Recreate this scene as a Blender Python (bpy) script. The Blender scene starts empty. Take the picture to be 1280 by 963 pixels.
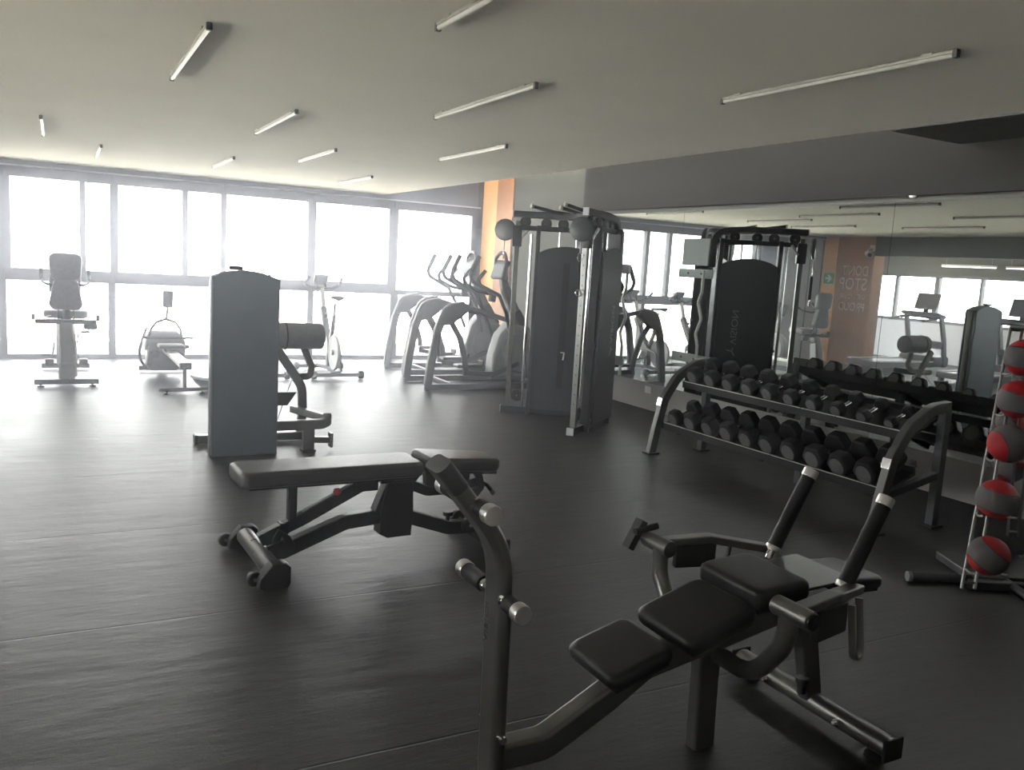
import bpy, bmesh, math, random
from mathutils import Vector, Matrix, Quaternion
random.seed(7)
C = bpy.context.scene
COL = C.collection
PI = math.pi

# ---------------------------------------------------------------- camera, sky, exposure
cam = bpy.data.cameras.new('camera')
cam.sensor_width = 36.0
cam.lens = 1068.3 * 36.0 / 1280.0
cam.clip_start = 0.05
cam.clip_end = 300
co = bpy.data.objects.new('camera', cam)
COL.objects.link(co)
yaw, pitch, roll = 0.492331, 0.140167, 0.059926
Fv = Vector((math.sin(yaw) * math.cos(pitch), math.cos(yaw) * math.cos(pitch), -math.sin(pitch)))
Rv = Vector((math.cos(yaw), -math.sin(yaw), 0))
Uv = Rv.cross(Fv)
R2 = Rv * math.cos(roll) + Uv * math.sin(roll)
U2 = Uv * math.cos(roll) - Rv * math.sin(roll)
mw = Matrix((R2, U2, -Fv)).transposed().to_4x4()
mw.translation = Vector((0, 0, 1.6))
co.matrix_world = mw
C.camera = co

SKY = 14.0
GLARE = 0.038
w = bpy.data.worlds.new('world')
C.world = w
w.use_nodes = True
nt = w.node_tree
bgn = nt.nodes['Background']
bgn.inputs[0].default_value = (1.0, 0.975, 0.97, 1)
bgn.inputs[1].default_value = SKY
sun = bpy.data.lights.new('sun', 'SUN')
sun.energy = 220.0
sun.angle = 0.01
sun.color = (1.0, 0.95, 0.86)
so = bpy.data.objects.new('sun', sun)
COL.objects.link(so)
so.rotation_euler = Vector((-0.55, 0.3, -0.78)).to_track_quat('-Z', 'Y').to_euler()
C.render.filter_size = 1.2
C.view_settings.view_transform = 'Standard'
C.view_settings.look = 'None'
C.view_settings.gamma = 1.0
C.view_settings.use_curve_mapping = False
C.view_settings.exposure = 0.35
cy = C.cycles
cy.max_bounces = 8
cy.diffuse_bounces = 4
cy.glossy_bounces = 4
cy.transmission_bounces = 6
cy.transparent_max_bounces = 16
cy.volume_bounces = 0
cy.sample_clamp_indirect = 6.0
cy.caustics_reflective = True
cy.blur_glossy = 0.5
cy.caustics_refractive = False
cy.use_denoising = True

# ---------------------------------------------------------------- materials
MATS = {}
def mat(name, col, rough=0.5, metal=0.0, var=0.12, scale=12.0, bump=0.0, rvar=0.08, spec=0.5, stretch=None):
    m = bpy.data.materials.new(name)
    m.use_nodes = True
    t = m.node_tree
    b = t.nodes['Principled BSDF']
    tc = t.nodes.new('ShaderNodeTexCoord')
    mp = t.nodes.new('ShaderNodeMapping')
    if stretch: mp.inputs['Scale'].default_value = stretch
    n = t.nodes.new('ShaderNodeTexNoise')
    n.inputs['Scale'].default_value = scale
    n.inputs['Detail'].default_value = 5
    t.links.new(tc.outputs['Object'], mp.inputs['Vector'])
    t.links.new(mp.outputs['Vector'], n.inputs['Vector'])
    r = t.nodes.new('ShaderNodeValToRGB')
    r.color_ramp.elements[0].position = 0.3
    r.color_ramp.elements[1].position = 0.7
    r.color_ramp.elements[0].color = tuple(c * (1 - var) for c in col) + (1,)
    r.color_ramp.elements[1].color = tuple(min(1, c * (1 + var)) for c in col) + (1,)
    t.links.new(n.outputs['Fac'], r.inputs['Fac'])
    t.links.new(r.outputs['Color'], b.inputs['Base Color'])
    mr = t.nodes.new('ShaderNodeMapRange')
    mr.inputs['To Min'].default_value = max(0.02, rough - rvar)
    mr.inputs['To Max'].default_value = min(1, rough + rvar)
    t.links.new(n.outputs['Fac'], mr.inputs['Value'])
    t.links.new(mr.outputs['Result'], b.inputs['Roughness'])
    b.inputs['Metallic'].default_value = metal
    b.inputs['Specular IOR Level'].default_value = spec
    if bump:
        n2 = t.nodes.new('ShaderNodeTexNoise')
        n2.inputs['Scale'].default_value = scale * 9
        n2.inputs['Detail'].default_value = 4
        t.links.new(tc.outputs['Object'], n2.inputs['Vector'])
        bp = t.nodes.new('ShaderNodeBump')
        bp.inputs['Strength'].default_value = bump
        bp.inputs['Distance'].default_value = 0.004
        t.links.new(n2.outputs['Fac'], bp.inputs['Height'])
        t.links.new(bp.outputs['Normal'], b.inputs['Normal'])
    MATS[name] = m
    return m

M_frame = mat('black_powder_coat', (0.016, 0.017, 0.02), 0.42, bump=0.15, scale=20)
M_bench = mat('bench_black_paint', (0.012, 0.013, 0.017), 0.34, bump=0.12, scale=20)
M_silver = mat('silver_paint', (0.17, 0.17, 0.16), 0.33, metal=0.75, scale=15, var=0.08)
M_alu = mat('brushed_aluminium', (0.72, 0.71, 0.68), 0.3, metal=0.9, scale=30, var=0.06)
M_chrome = mat('chrome', (0.8, 0.8, 0.8), 0.13, metal=1.0, scale=10, var=0.04, rvar=0.03)
M_pad = mat('black_vinyl', (0.008, 0.008, 0.009), 0.40, scale=6, var=0.05, rvar=0.03, spec=0.4)
M_benchpad = mat('bench_vinyl', (0.04, 0.04, 0.043), 0.36, bump=0.1, scale=25, spec=0.85)
M_benchtube = mat('bench_satin_tube', (0.12, 0.12, 0.12), 0.3, metal=0.5, scale=20)
M_gpad = mat('grey_vinyl', (0.16, 0.165, 0.175), 0.42, bump=0.2, scale=25)
M_grip = mat('black_rubber_grip', (0.006, 0.006, 0.007), 0.55, bump=0.3, scale=40, spec=0.25)
M_shroud = mat('smoked_shroud', (0.035, 0.043, 0.047), 0.32, scale=4, var=0.1, spec=0.5)
M_tower = mat('tower_shroud', (0.095, 0.122, 0.145), 0.5, scale=4, var=0.08, spec=0.2)
M_plastic = mat('dark_grey_plastic', (0.05, 0.053, 0.058), 0.45, scale=14, bump=0.1)
M_mgrey = mat('mid_grey_plastic', (0.2, 0.205, 0.21), 0.4, scale=10)
M_lgrey = mat('light_grey_plastic', (0.55, 0.56, 0.58), 0.4, scale=10, var=0.05)
M_black = mat('black_plastic', (0.012, 0.012, 0.013), 0.4, scale=16, bump=0.1)
M_head = mat('dumbbell_rubber', (0.005, 0.005, 0.0055), 0.5, bump=0.2, scale=25, spec=0.12)
M_barsteel = mat('bright_bar_steel', (0.75, 0.75, 0.73), 0.35, metal=0.25, scale=30)
M_rack = mat('rack_grey_paint', (0.10, 0.10, 0.097), 0.38, metal=0.7, scale=15, var=0.08)
M_rod = mat('ball_rack_steel', (0.30, 0.30, 0.29), 0.35, metal=0.8, scale=20, var=0.06)
M_tray = mat('rack_tray_black', (0.006, 0.006, 0.0065), 0.5, scale=20, spec=0.15)
M_headend = mat('dumbbell_end_cap', (0.085, 0.082, 0.085), 0.6, scale=25, var=0.2)
M_red = mat('red_rubber', (0.27, 0.010, 0.014), 0.55, bump=0.4, scale=30, spec=0.25)
M_bgrey = mat('grey_rubber', (0.085, 0.082, 0.083), 0.6, bump=0.4, scale=30, spec=0.25)
M_redplastic = mat('red_plastic', (0.5, 0.04, 0.025), 0.35, scale=20)
M_text = mat('shroud_lettering', (0.30, 0.34, 0.33), 0.5, scale=20)
M_btext = mat('post_lettering', (0.05, 0.05, 0.05), 0.4, scale=20)
M_wtext = mat('wall_lettering', (0.75, 0.62, 0.55), 0.6, scale=10)
M_sign = mat('sign_green', (0.015, 0.42, 0.18), 0.4, scale=10, var=0.05)
M_white = mat('white_plastic', (0.8, 0.8, 0.78), 0.4, scale=10, var=0.03)
M_screen = mat('dark_screen', (0.02, 0.025, 0.03), 0.4, scale=6, spec=0.3)
M_ceil = mat('ceiling_plaster', (0.84, 0.82, 0.75), 0.9, scale=1.2, var=0.03, spec=0.2)
M_wall = mat('grey_wall_paint', (0.088, 0.09, 0.083), 0.8, scale=2, var=0.04, spec=0.25)
M_beam = mat('dark_grey_beam_paint', (0.014, 0.014, 0.0137), 0.8, scale=2, var=0.05, spec=0.25)
M_dado = mat('pale_grey_dado_paint', (0.42, 0.41, 0.395), 0.75, scale=2, var=0.05, spec=0.25)
M_dark = mat('black_ceiling_paint', (0.03, 0.03, 0.03), 0.85, scale=2, spec=0.2)
M_orange = mat('orange_wall_paint', (0.93, 0.52, 0.22), 0.75, scale=3, var=0.05, spec=0.25)
M_brown = mat('brown_wall_panel', (0.42, 0.215, 0.12), 0.6, scale=3, var=0.1, spec=0.3)
M_lpanel = mat('pale_wall_panel', (0.5, 0.53, 0.57), 0.6, scale=3, var=0.03, spec=0.3)
M_winframe = mat('grey_window_frame', (0.05, 0.05, 0.068), 0.5, scale=12, var=0.06)
M_header = mat('blue_grey_header', (0.13, 0.14, 0.165), 0.7, scale=3, var=0.04)
M_terrace = mat('terrace_concrete', (0.82, 0.78, 0.68), 0.9, scale=1.5, var=0.08)
M_tube = mat('lamp_tube', (0.62, 0.62, 0.59), 0.35, scale=20, var=0.03)
M_lamp = mat('lamp_housing', (0.35, 0.34, 0.31), 0.4, metal=0.5, scale=20)
def lit_mat():
    m = bpy.data.materials.new('lit_lamp_diffuser'); m.use_nodes = True
    b = m.node_tree.nodes['Principled BSDF']; n = m.node_tree.nodes.new('ShaderNodeTexNoise'); n.inputs['Scale'].default_value = 3
    m.node_tree.links.new(n.outputs['Fac'], b.inputs['Roughness'])
    b.inputs['Emission Color'].default_value = (1, 0.97, 0.9, 1); b.inputs['Emission Strength'].default_value = 4.0
    return m
M_lit = lit_mat()
M_duct = mat('dark_duct', (0.02, 0.02, 0.02), 0.6, scale=8)

def floor_mat():
    m = bpy.data.materials.new('black_rubber_floor')
    m.use_nodes = True
    t = m.node_tree; b = t.nodes['Principled BSDF']; L = t.links.new
    tc = t.nodes.new('ShaderNodeTexCoord')
    sx = t.nodes.new('ShaderNodeSeparateXYZ'); L(tc.outputs['Object'], sx.inputs[0])
    # seams between the rubber rolls, every 1.29 m
    a = t.nodes.new('ShaderNodeMath'); a.operation = 'SUBTRACT'; a.inputs[1].default_value = 3.76 - 1.29 * 20; L(sx.outputs['Y'], a.inputs[0])
    nz = t.nodes.new('ShaderNodeTexNoise'); nz.inputs['Scale'].default_value = 0.8; L(tc.outputs['Object'], nz.inputs['Vector'])
    nm = t.nodes.new('ShaderNodeMath'); nm.operation = 'MULTIPLY_ADD'; nm.inputs[1].default_value = 0.03; L(nz.outputs['Fac'], nm.inputs[0]); L(a.outputs[0], nm.inputs[2])
    d = t.nodes.new('ShaderNodeMath'); d.operation = 'DIVIDE'; d.inputs[1].default_value = 1.29; L(nm.outputs[0], d.inputs[0])
    f = t.nodes.new('ShaderNodeMath'); f.operation = 'FRACT'; L(d.outputs[0], f.inputs[0])
    p = t.nodes.new('ShaderNodeMath'); p.operation = 'PINGPONG'; p.inputs[1].default_value = 0.5; L(f.outputs[0], p.inputs[0])
    s = t.nodes.new('ShaderNodeMapRange'); s.inputs['From Max'].default_value = 0.0055; s.inputs['From Min'].default_value = 0.001; L(p.outputs[0], s.inputs['Value'])
    n1 = t.nodes.new('ShaderNodeTexNoise'); n1.inputs['Scale'].default_value = 1.1; n1.inputs['Detail'].default_value = 8; n1.inputs['Roughness'].default_value = 0.65; L(tc.outputs['Object'], n1.inputs['Vector'])
    n2 = t.nodes.new('ShaderNodeTexNoise'); n2.inputs['Scale'].default_value = 260; L(tc.outputs['Object'], n2.inputs['Vector'])
    r = t.nodes.new('ShaderNodeValToRGB')
    r.color_ramp.elements[0].position = 0.3; r.color_ramp.elements[1].position = 0.75
    r.color_ramp.elements[0].color = (0.014, 0.0135, 0.0135, 1); r.color_ramp.elements[1].color = (0.026, 0.025, 0.025, 1)
    L(n1.outputs['Fac'], r.inputs['Fac'])
    mx = t.nodes.new('ShaderNodeMix'); mx.data_type = 'RGBA'
    L(s.outputs['Result'], mx.inputs['Factor']); mx.inputs['A'].default_value = (0.007, 0.007, 0.007, 1); L(r.outputs['Color'], mx.inputs['B'])
    L(mx.outputs['Result'], b.inputs['Base Color'])
    mr = t.nodes.new('ShaderNodeMapRange'); mr.inputs['To Min'].default_value = 0.37; mr.inputs['To Max'].default_value = 0.52; L(n1.outputs['Fac'], mr.inputs['Value']); L(mr.outputs['Result'], b.inputs['Roughness'])
    b.inputs['Specular IOR Level'].default_value = 0.36
    # ripples and buckles of the laid rolls
    mp = t.nodes.new('ShaderNodeMapping'); mp.inputs['Scale'].default_value = (1.0, 3.2, 1); L(tc.outputs['Object'], mp.inputs['Vector'])
    n3 = t.nodes.new('ShaderNodeTexNoise'); n3.inputs['Scale'].default_value = 2.2; n3.inputs['Detail'].default_value = 7; n3.inputs['Roughness'].default_value = 0.62; L(mp.outputs['Vector'], n3.inputs['Vector'])
    b1 = t.nodes.new('ShaderNodeBump'); b1.inputs['Strength'].default_value = 0.36; b1.inputs['Distance'].default_value = 0.02; L(n3.outputs['Fac'], b1.inputs['Height'])
    b2 = t.nodes.new('ShaderNodeBump'); b2.inputs['Strength'].default_value = 0.4; b2.inputs['Distance'].default_value = 0.002; L(n2.outputs['Fac'], b2.inputs['Height']); L(b1.outputs['Normal'], b2.inputs['Normal'])
    b3 = t.nodes.new('ShaderNodeBump'); b3.inputs['Strength'].default_value = 0.5; b3.inputs['Distance'].default_value = 0.004; L(s.outputs['Result'], b3.inputs['Height']); L(b2.outputs['Normal'], b3.inputs['Normal'])
    L(b3.outputs['Normal'], b.inputs['Normal'])
    return m
M_floor = floor_mat()

def mirror_mat():
    m = bpy.data.materials.new('mirror_silver'); m.use_nodes = True
    t = m.node_tree; b = t.nodes['Principled BSDF']
    b.inputs['Metallic'].default_value = 1.0; b.inputs['Roughness'].default_value = 0.0
    n = t.nodes.new('ShaderNodeTexNoise'); n.inputs['Scale'].default_value = 1.5
    r = t.nodes.new('ShaderNodeValToRGB')
    r.color_ramp.elements[0].color = (0.74, 0.78, 0.765, 1); r.color_ramp.elements[1].color = (0.77, 0.81, 0.795, 1)
    t.links.new(n.outputs['Fac'], r.inputs['Fac']); t.links.new(r.outputs['Color'], b.inputs['Base Color'])
    return m
M_mirror = mirror_mat()

def glass_mat(name, tint, k=0.05):
    m = bpy.data.materials.new(name); m.use_nodes = True
    t = m.node_tree; t.nodes.remove(t.nodes['Principled BSDF'])
    o = t.nodes['Material Output']
    tr = t.nodes.new('ShaderNodeBsdfTransparent')
    n = t.nodes.new('ShaderNodeTexNoise'); n.inputs['Scale'].default_value = 0.8
    r = t.nodes.new('ShaderNodeValToRGB')
    r.color_ramp.elements[0].color = tuple(c * 0.98 for c in tint) + (1,); r.color_ramp.elements[1].color = tuple(tint) + (1,)
    t.links.new(n.outputs['Fac'], r.inputs['Fac']); t.links.new(r.outputs['Color'], tr.inputs['Color'])
    gl = t.nodes.new('ShaderNodeBsdfGlossy'); gl.inputs['Roughness'].default_value = 0.02
    fr = t.nodes.new('ShaderNodeFresnel'); fr.inputs['IOR'].default_value = 1.45
    mx = t.nodes.new('ShaderNodeMixShader')
    t.links.new(fr.outputs[0], mx.inputs[0]); t.links.new(tr.outputs[0], mx.inputs[1]); t.links.new(gl.outputs[0], mx.inputs[2])
    t.links.new(mx.outputs[0], o.inputs['Surface'])
    return m
M_glass = glass_mat('window_glass', (0.96, 0.98, 0.98))
M_smoke = glass_mat('smoked_glass', (0.75, 0.78, 0.79))

# ---------------------------------------------------------------- mesh builder
def V(*a): return Vector(a[0]) if len(a) == 1 else Vector(a)

def fillet(pts, rad, n=6):
    """Round the inner corners of a polyline."""
    pts = [V(p) for p in pts]
    if rad <= 0 or len(pts) < 3: return pts
    out = [pts[0]]
    for i in range(1, len(pts) - 1):
        p, a, b = pts[i], pts[i - 1], pts[i + 1]
        u, v = (a - p), (b - p)
        la, lb = u.length, v.length
        u.normalize(); v.normalize()
        ang = u.angle(v)
        if ang > PI - 0.03: out.append(p); continue
        d = min(rad / math.tan(ang / 2), la * 0.48, lb * 0.48)
        s, e = p + u * d, p + v * d
        for k in range(n + 1):
            q = k / n
            out.append(s * (1 - q) ** 2 + p * 2 * q * (1 - q) + e * q * q)
    out.append(pts[-1])
    return out

class B:
    def __init__(s): s.bm = bmesh.new()
    def xf(s, loc, rot=None):
        for v in s.bm.verts: v.co = V(loc) + (rot @ v.co if rot is not None else v.co)
        return s
    def _loop(s, pts): return [s.bm.verts.new(p) for p in pts]
    def _skin(s, rings, cap=True, closed=False):
        n = len(rings[0])
        prs = list(zip(rings, rings[1:] + ([rings[0]] if closed else [])))
        if not closed: prs = prs[:len(rings) - 1]
        for a, b in prs:
            for i in range(n):
                j = (i + 1) % n
                try: s.bm.faces.new((a[i], a[j], b[j], b[i]))
                except ValueError: pass
        if cap and not closed:
            s.bm.faces.new(list(reversed(rings[0]))); s.bm.faces.new(rings[-1])
    def box(s, c, size, rot=None, bev=0.0, seg=2):
        c = V(c); hx, hy, hz = (q / 2 for q in size)
        vs = []
        for x, y, z in ((-1,-1,-1),(1,-1,-1),(1,1,-1),(-1,1,-1),(-1,-1,1),(1,-1,1),(1,1,1),(-1,1,1)):
            p = V(x * hx, y * hy, z * hz)
            if rot is not None: p = rot @ p
            vs.append(s.bm.verts.new(c + p))
        fs = [s.bm.faces.new([vs[i] for i in f]) for f in ((0,3,2,1),(4,5,6,7),(0,1,5,4),(1,2,6,5),(2,3,7,6),(3,0,4,7))]
        if bev > 0:
            ed = list({e for f in fs for e in f.edges})
            bmesh.ops.bevel(s.bm, geom=ed, offset=min(bev, min(size) * 0.49), segments=seg, profile=0.5, affect='EDGES')
        return s
    def cyl(s, p0, p1, r0, r1=None, seg=20, bev=0.0):
        p0, p1 = V(p0), V(p1); r1 = r0 if r1 is None else r1
        d = (p1 - p0).normalized(); a = d.orthogonal().normalized(); b = d.cross(a)
        st = [(p0, r0), (p1, r1)]
        if bev > 0:
            L = (p1 - p0).length; bv = min(bev, L * 0.45, min(r0, r1) * 0.9) if min(r0, r1) > 0 else 0
            if bv: st = [(p0, r0 - bv), (p0 + d * bv * .3, r0 - bv * .3), (p0 + d * bv, r0), (p1 - d * bv, r1), (p1 - d * bv * .3, r1 - bv * .3), (p1, r1 - bv)]
        rings = [s._loop([c + (a * math.cos(2*PI*k/seg) + b * math.sin(2*PI*k/seg)) * r for k in range(seg)]) for c, r in st]
        s._skin(rings); return s
    def tube(s, pts, r, seg=12, fil=0.0, n=6, closed=False):
        pts = fillet(pts, fil, n) if not closed else [V(p) for p in pts]
        s._sweep(pts, [(r * math.cos(2*PI*k/seg), r * math.sin(2*PI*k/seg)) for k in range(seg)], None, closed); return s
    def bar(s, pts, wd, ht, side, rad=0.008, fil=0.0, n=6, taper=None):
        """Rounded-rectangle tube; wd along `side` (the normal of the bending plane), ht across it."""
        pts = fillet(pts, fil, n)
        rad = min(rad, wd * .49, ht * .49); prof = []
        for cx, cy_, a0 in ((wd/2-rad, ht/2-rad, 0), (-wd/2+rad, ht/2-rad, PI/2), (-wd/2+rad, -ht/2+rad, PI), (wd/2-rad, -ht/2+rad, 1.5*PI)):
            for k in range(4):
                a = a0 + k / 3 * PI / 2
                prof.append((cx + rad * math.cos(a), cy_ + rad * math.sin(a)))
        s._sweep(pts, prof, V(side), False, taper); return s
    def _sweep(s, pts, prof, side=None, closed=False, taper=None):
        m = len(pts); rings = []; prev = None
        for i, p in enumerate(pts):
            if closed: t = pts[(i + 1) % m] - pts[i - 1]
            else: t = pts[min(i + 1, m - 1)] - pts[max(i - 1, 0)]
            t = t.normalized()
            if side is not None:
                a = (side - t * side.dot(t)).normalized()
            else:
                a = t.orthogonal().normalized() if prev is None else (prev - t * prev.dot(t)).normalized()
            prev = a; b = t.cross(a)
            sc = 1.0
            # keep the section's width through a mitred corner
            if 0 < i < m - 1:
                c = (pts[i] - pts[i-1]).normalized().dot((pts[i+1] - pts[i]).normalized())
                sc = 1 / max(0.5, math.sqrt(max(0.05, (1 + c) / 2))) if side is not None else 1.0
            tp = 1.0 if taper is None else taper[0] + (taper[1] - taper[0]) * i / (m - 1)
            rings.append(s._loop([p + a * x * tp + b * y * sc * tp for x, y in prof]))
        s._skin(rings, True, closed)
    def lathe(s, prof, o, d, seg=24):
        """prof: (radius, distance along d)"""
        o, d = V(o), V(d).normalized(); a = d.orthogonal().normalized(); b = d.cross(a)
        rings = [s._loop([o + d * z + (a * math.cos(2*PI*k/seg) + b * math.sin(2*PI*k/seg)) * max(r, 1e-4) for k in range(seg)]) for r, z in prof]
        s._skin(rings); return s
    def plate(s, poly, o, ux, uy, th, bev=0.0, seg=2):
        """Polygon in the plane (o, ux, uy), th thick, centred on it."""
        o, ux, uy = V(o), V(ux).normalized(), V(uy).normalized(); nrm = ux.cross(uy).normalized()
        a = s._loop([o + ux * x + uy * y - nrm * th / 2 for x, y in poly])
        b = s._loop([o + ux * x + uy * y + nrm * th / 2 for x, y in poly])
        n0 = len(s.bm.faces)
        fa = s.bm.faces.new(list(reversed(a))); fb = s.bm.faces.new(b); side = []
        n = len(a)
        for i in range(n):
            j = (i + 1) % n
            side.append(s.bm.faces.new((a[i], a[j], b[j], b[i])))
        if bev > 0:
            ed = list(set(fa.edges) | set(fb.edges))
            bmesh.ops.bevel(s.bm, geom=ed, offset=min(bev, th * .45), segments=seg, profile=0.5, affect='EDGES')
        return s
    def ball(s, c, r, sx=1, sy=1, sz=1, u=20, v=12, rot=None):
        c = V(c)
        prof = [(math.sin(PI * k / v), -math.cos(PI * k / v)) for k in range(v + 1)]
        rings = []
        for q, z in prof:
            ring = []
            for k in range(u):
                p = V(max(q, 1e-4) * math.cos(2*PI*k/u) * r * sx, max(q, 1e-4) * math.sin(2*PI*k/u) * r * sy, z * r * sz)
                if rot is not None: p = rot @ p
                ring.append(c + p)
            rings.append(s._loop(ring))
        s._skin(rings); return s
    def torus(s, c, nrm, R, r, seg=32, sec=10, a0=0, a1=2*PI):
        c, nrm = V(c), V(nrm).normalized(); a = nrm.orthogonal().normalized(); b = nrm.cross(a)
        full = abs(a1 - a0 - 2 * PI) < 1e-3; m = seg if full else seg + 1
        pts = [c + (a * math.cos(a0 + (a1 - a0) * k / seg) + b * math.sin(a0 + (a1 - a0) * k / seg)) * R for k in range(m)]
        s.tube(pts, r, sec, closed=full); return s

def link(name, b, m, parent=None, off=None, smooth=40):
    me = bpy.data.meshes.new(name)
    bm = b.bm if isinstance(b, B) else b
    if off is not None: bmesh.ops.translate(bm, vec=-V(off), verts=bm.verts)
    bmesh.ops.recalc_face_normals(bm, faces=bm.faces)
    bm.to_mesh(me); bm.free()
    for p in me.polygons: p.use_smooth = True
    me.set_sharp_from_angle(angle=math.radians(smooth))
    for q in (m if isinstance(m, (list, tuple)) else [m]): me.materials.append(q)
    o = bpy.data.objects.new(name, me); COL.objects.link(o)
    if len(me.polygons) < 20000:
        wn = o.modifiers.new('weighted_normals', 'WEIGHTED_NORMAL'); wn.keep_sharp = True; wn.weight = 60
    if parent is not None: o.parent = parent
    return o

class Thing:
    """An Empty at the thing's base; parts are built in its own local frame."""
    def __init__(s, name, label, cat, loc=(0, 0, 0), rz=0.0, group=None, kind=None, world=False):
        o = bpy.data.objects.new(name, None); COL.objects.link(o); o.empty_display_size = 0.1
        o.location = loc; o.rotation_euler = (0, 0, rz); o['label'] = label; o['category'] = cat
        if group: o['group'] = group
        if kind: o['kind'] = kind
        s.o = o; s.off = V(loc) if world else None
    def part(s, name, b, m, parent=None, label=None, smooth=40):
        o = link(name, b, m, parent or s.o, off=s.off, smooth=smooth)
        if label: o['label'] = label
        return o
def tag(o, label, cat, group=None):
    o['label'] = label; o['category'] = cat
    if group: o['group'] = group
    return o
def struct(name, b, m, parent=None, label=None):
    o = link(name, b, m, parent)
    if parent is None: o['kind'] = 'structure'
    if label: o['label'] = label
    return o
def copy_tree(o, parent=None):
    c = o.copy(); COL.objects.link(c)
    if parent is not None: c.parent = parent
    for ch in list(o.children): copy_tree(ch, c)
    return c
def letters(txt, size, depth, fit=None):
    """Raised lettering as a mesh in the XY plane, origin at its lower left."""
    cu = bpy.data.curves.new('lettering', 'FONT'); cu.body = txt; cu.size = size; cu.extrude = depth / 2
    o = bpy.data.objects.new('lettering', cu); COL.objects.link(o)
    dg = bpy.context.evaluated_depsgraph_get()
    me = bpy.data.meshes.new_from_object(o.evaluated_get(dg))
    bm = bmesh.new(); bm.from_mesh(me)
    bpy.data.objects.remove(o); bpy.data.curves.remove(cu); bpy.data.meshes.remove(me)
    xs = [v.co.x for v in bm.verts]; ys = [v.co.y for v in bm.verts]
    x0, x1, y0 = min(xs), max(xs), min(ys)
    k = (fit / (x1 - x0)) if fit else 1.0
    for v in bm.verts: v.co.x = (v.co.x - x0) * k; v.co.y -= y0
    return bm
def place(bm, o, ux, uy):
    o, ux, uy = V(o), V(ux).normalized(), V(uy).normalized(); n = ux.cross(uy)
    for v in bm.verts: v.co = o + ux * v.co.x + uy * v.co.y + n * v.co.z
    return bm
def rounded_pad(L, wd, th, r, tap=1.0, dome=0.0):
    """Upholstered pad centred at the origin: rounded plan corners, soft rolled edges."""
    b = B(); r = min(r, L * .45, wd * .45); ou = []
    for cx, cy_, a0 in ((L/2-r, wd/2-r, 0), (-L/2+r, wd/2-r, PI/2), (-L/2+r, -wd/2+r, PI), (L/2-r, -wd/2+r, 1.5*PI)):
        for k in range(7):
            a = a0 + k / 6 * PI / 2; x = cx + r * math.cos(a); y = cy_ + r * math.sin(a)
            ou.append((x, y * (1 + (tap - 1) * (x / L + .5))))
    e = min(th * .38, .022); rings = []
    def ring(ins, z):
        out = []
        for x, y in ou:
            out.append(V(x - ins * (2 * x / L), y - ins * (2 * y / wd), z))
        return b._loop(out)
    st = [(e, -th/2), (e * .3, -th/2 + e * .3), (0, -th/2 + e), (0, th/2 - e), (e * .12, th/2 - e * .5), (e * .5, th/2 - e * .12), (e * 1.1, th/2), (min(L, wd) * .25, th/2 + dome)]
    b._skin([ring(i, z) for i, z in st]); return b
RZ = lambda a: Matrix.Rotation(a, 3, 'Z')
RX = lambda a: Matrix.Rotation(a, 3, 'X')
RY = lambda a: Matrix.Rotation(a, 3, 'Y')
# ================================================================ THE SETTING
WY, MX, LX = 12.8, 5.80, -2.42           # window wall, mirror face, left wall
struct('floor', B().box((1.0, 5.2, -0.05), (15.0, 19.6, 0.1)), M_floor, label='black rubber roll flooring with seams running across')
# terrace outside
struct('ground', B().box((1.0, 22.0, -0.25), (60, 13.9, 0.2)), M_terrace)
struct('ground_left', B().box((-21.5, 6.0, -3.2), (30, 60, 0.2)), M_terrace)
# suspended ceiling slab, ending at x = 4.45
struct('ceiling', B().box((-0.99, 5.60, 2.64), (10.88, 14.4, 0.2)), M_ceil)
struct('ceiling_right', B().box((5.40, 5.3, 3.10), (2.1, 15.2, 0.12)), M_dark)
# right wall, dado under the mirror, beam above it
struct('wall_right', B().box((6.25, 5.1, 1.5), (0.2, 15.4, 3.1)), M_wall)
struct('wall_right_dado', B().box((6.137, 3.25, 0.21), (0.025, 11.84, 0.42)), M_dado)
struct('wall_right_beam', B().box((5.95, 3.25, 2.645), (0.36, 11.84, 0.69)), M_beam)
struct('wall_right_backing', B().box((5.97, 3.25, 1.34), (0.32, 11.84, 1.92)), M_wall)
struct('wall_back', B().box((1.0, -2.3, 1.5), (15.0, 0.2, 3.1)), M_beam)
struct('wall_right_band', B().box((6.142, 12.54, 1.5), (0.02, 0.50, 3.0)), M_orange)
struct('wall_right_panel', B().box((6.142, 12.02, 1.5), (0.02, 0.54, 3.0)), M_brown)
# mirror panels on the right wall
def mirror(y0, y1, ang, x=MX):
    L = y1 - y0
    b = B().box((0, -L / 2, 0), (0.006, L - 0.004, 1.87))
    o = link('mirror_panel', b, M_mirror); o.location = (x - 0.004, y1, 1.32); o.rotation_euler = (0, 0, ang); return o
mirs = [('large frameless mirror panel behind the tall cable machine', 7.22, 9.12, 0.0),
        ('large frameless mirror panel behind the dumbbell rack', 4.65, 7.22, 0.0),
        ('large frameless mirror panel behind the ball rack, nearest the camera', 1.9, 4.65, 0.0)]
for lb, y0, y1, a in mirs:
    o = mirror(y0, y1, a); tag(o, lb, 'mirror', 'wall mirror panels')
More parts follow.
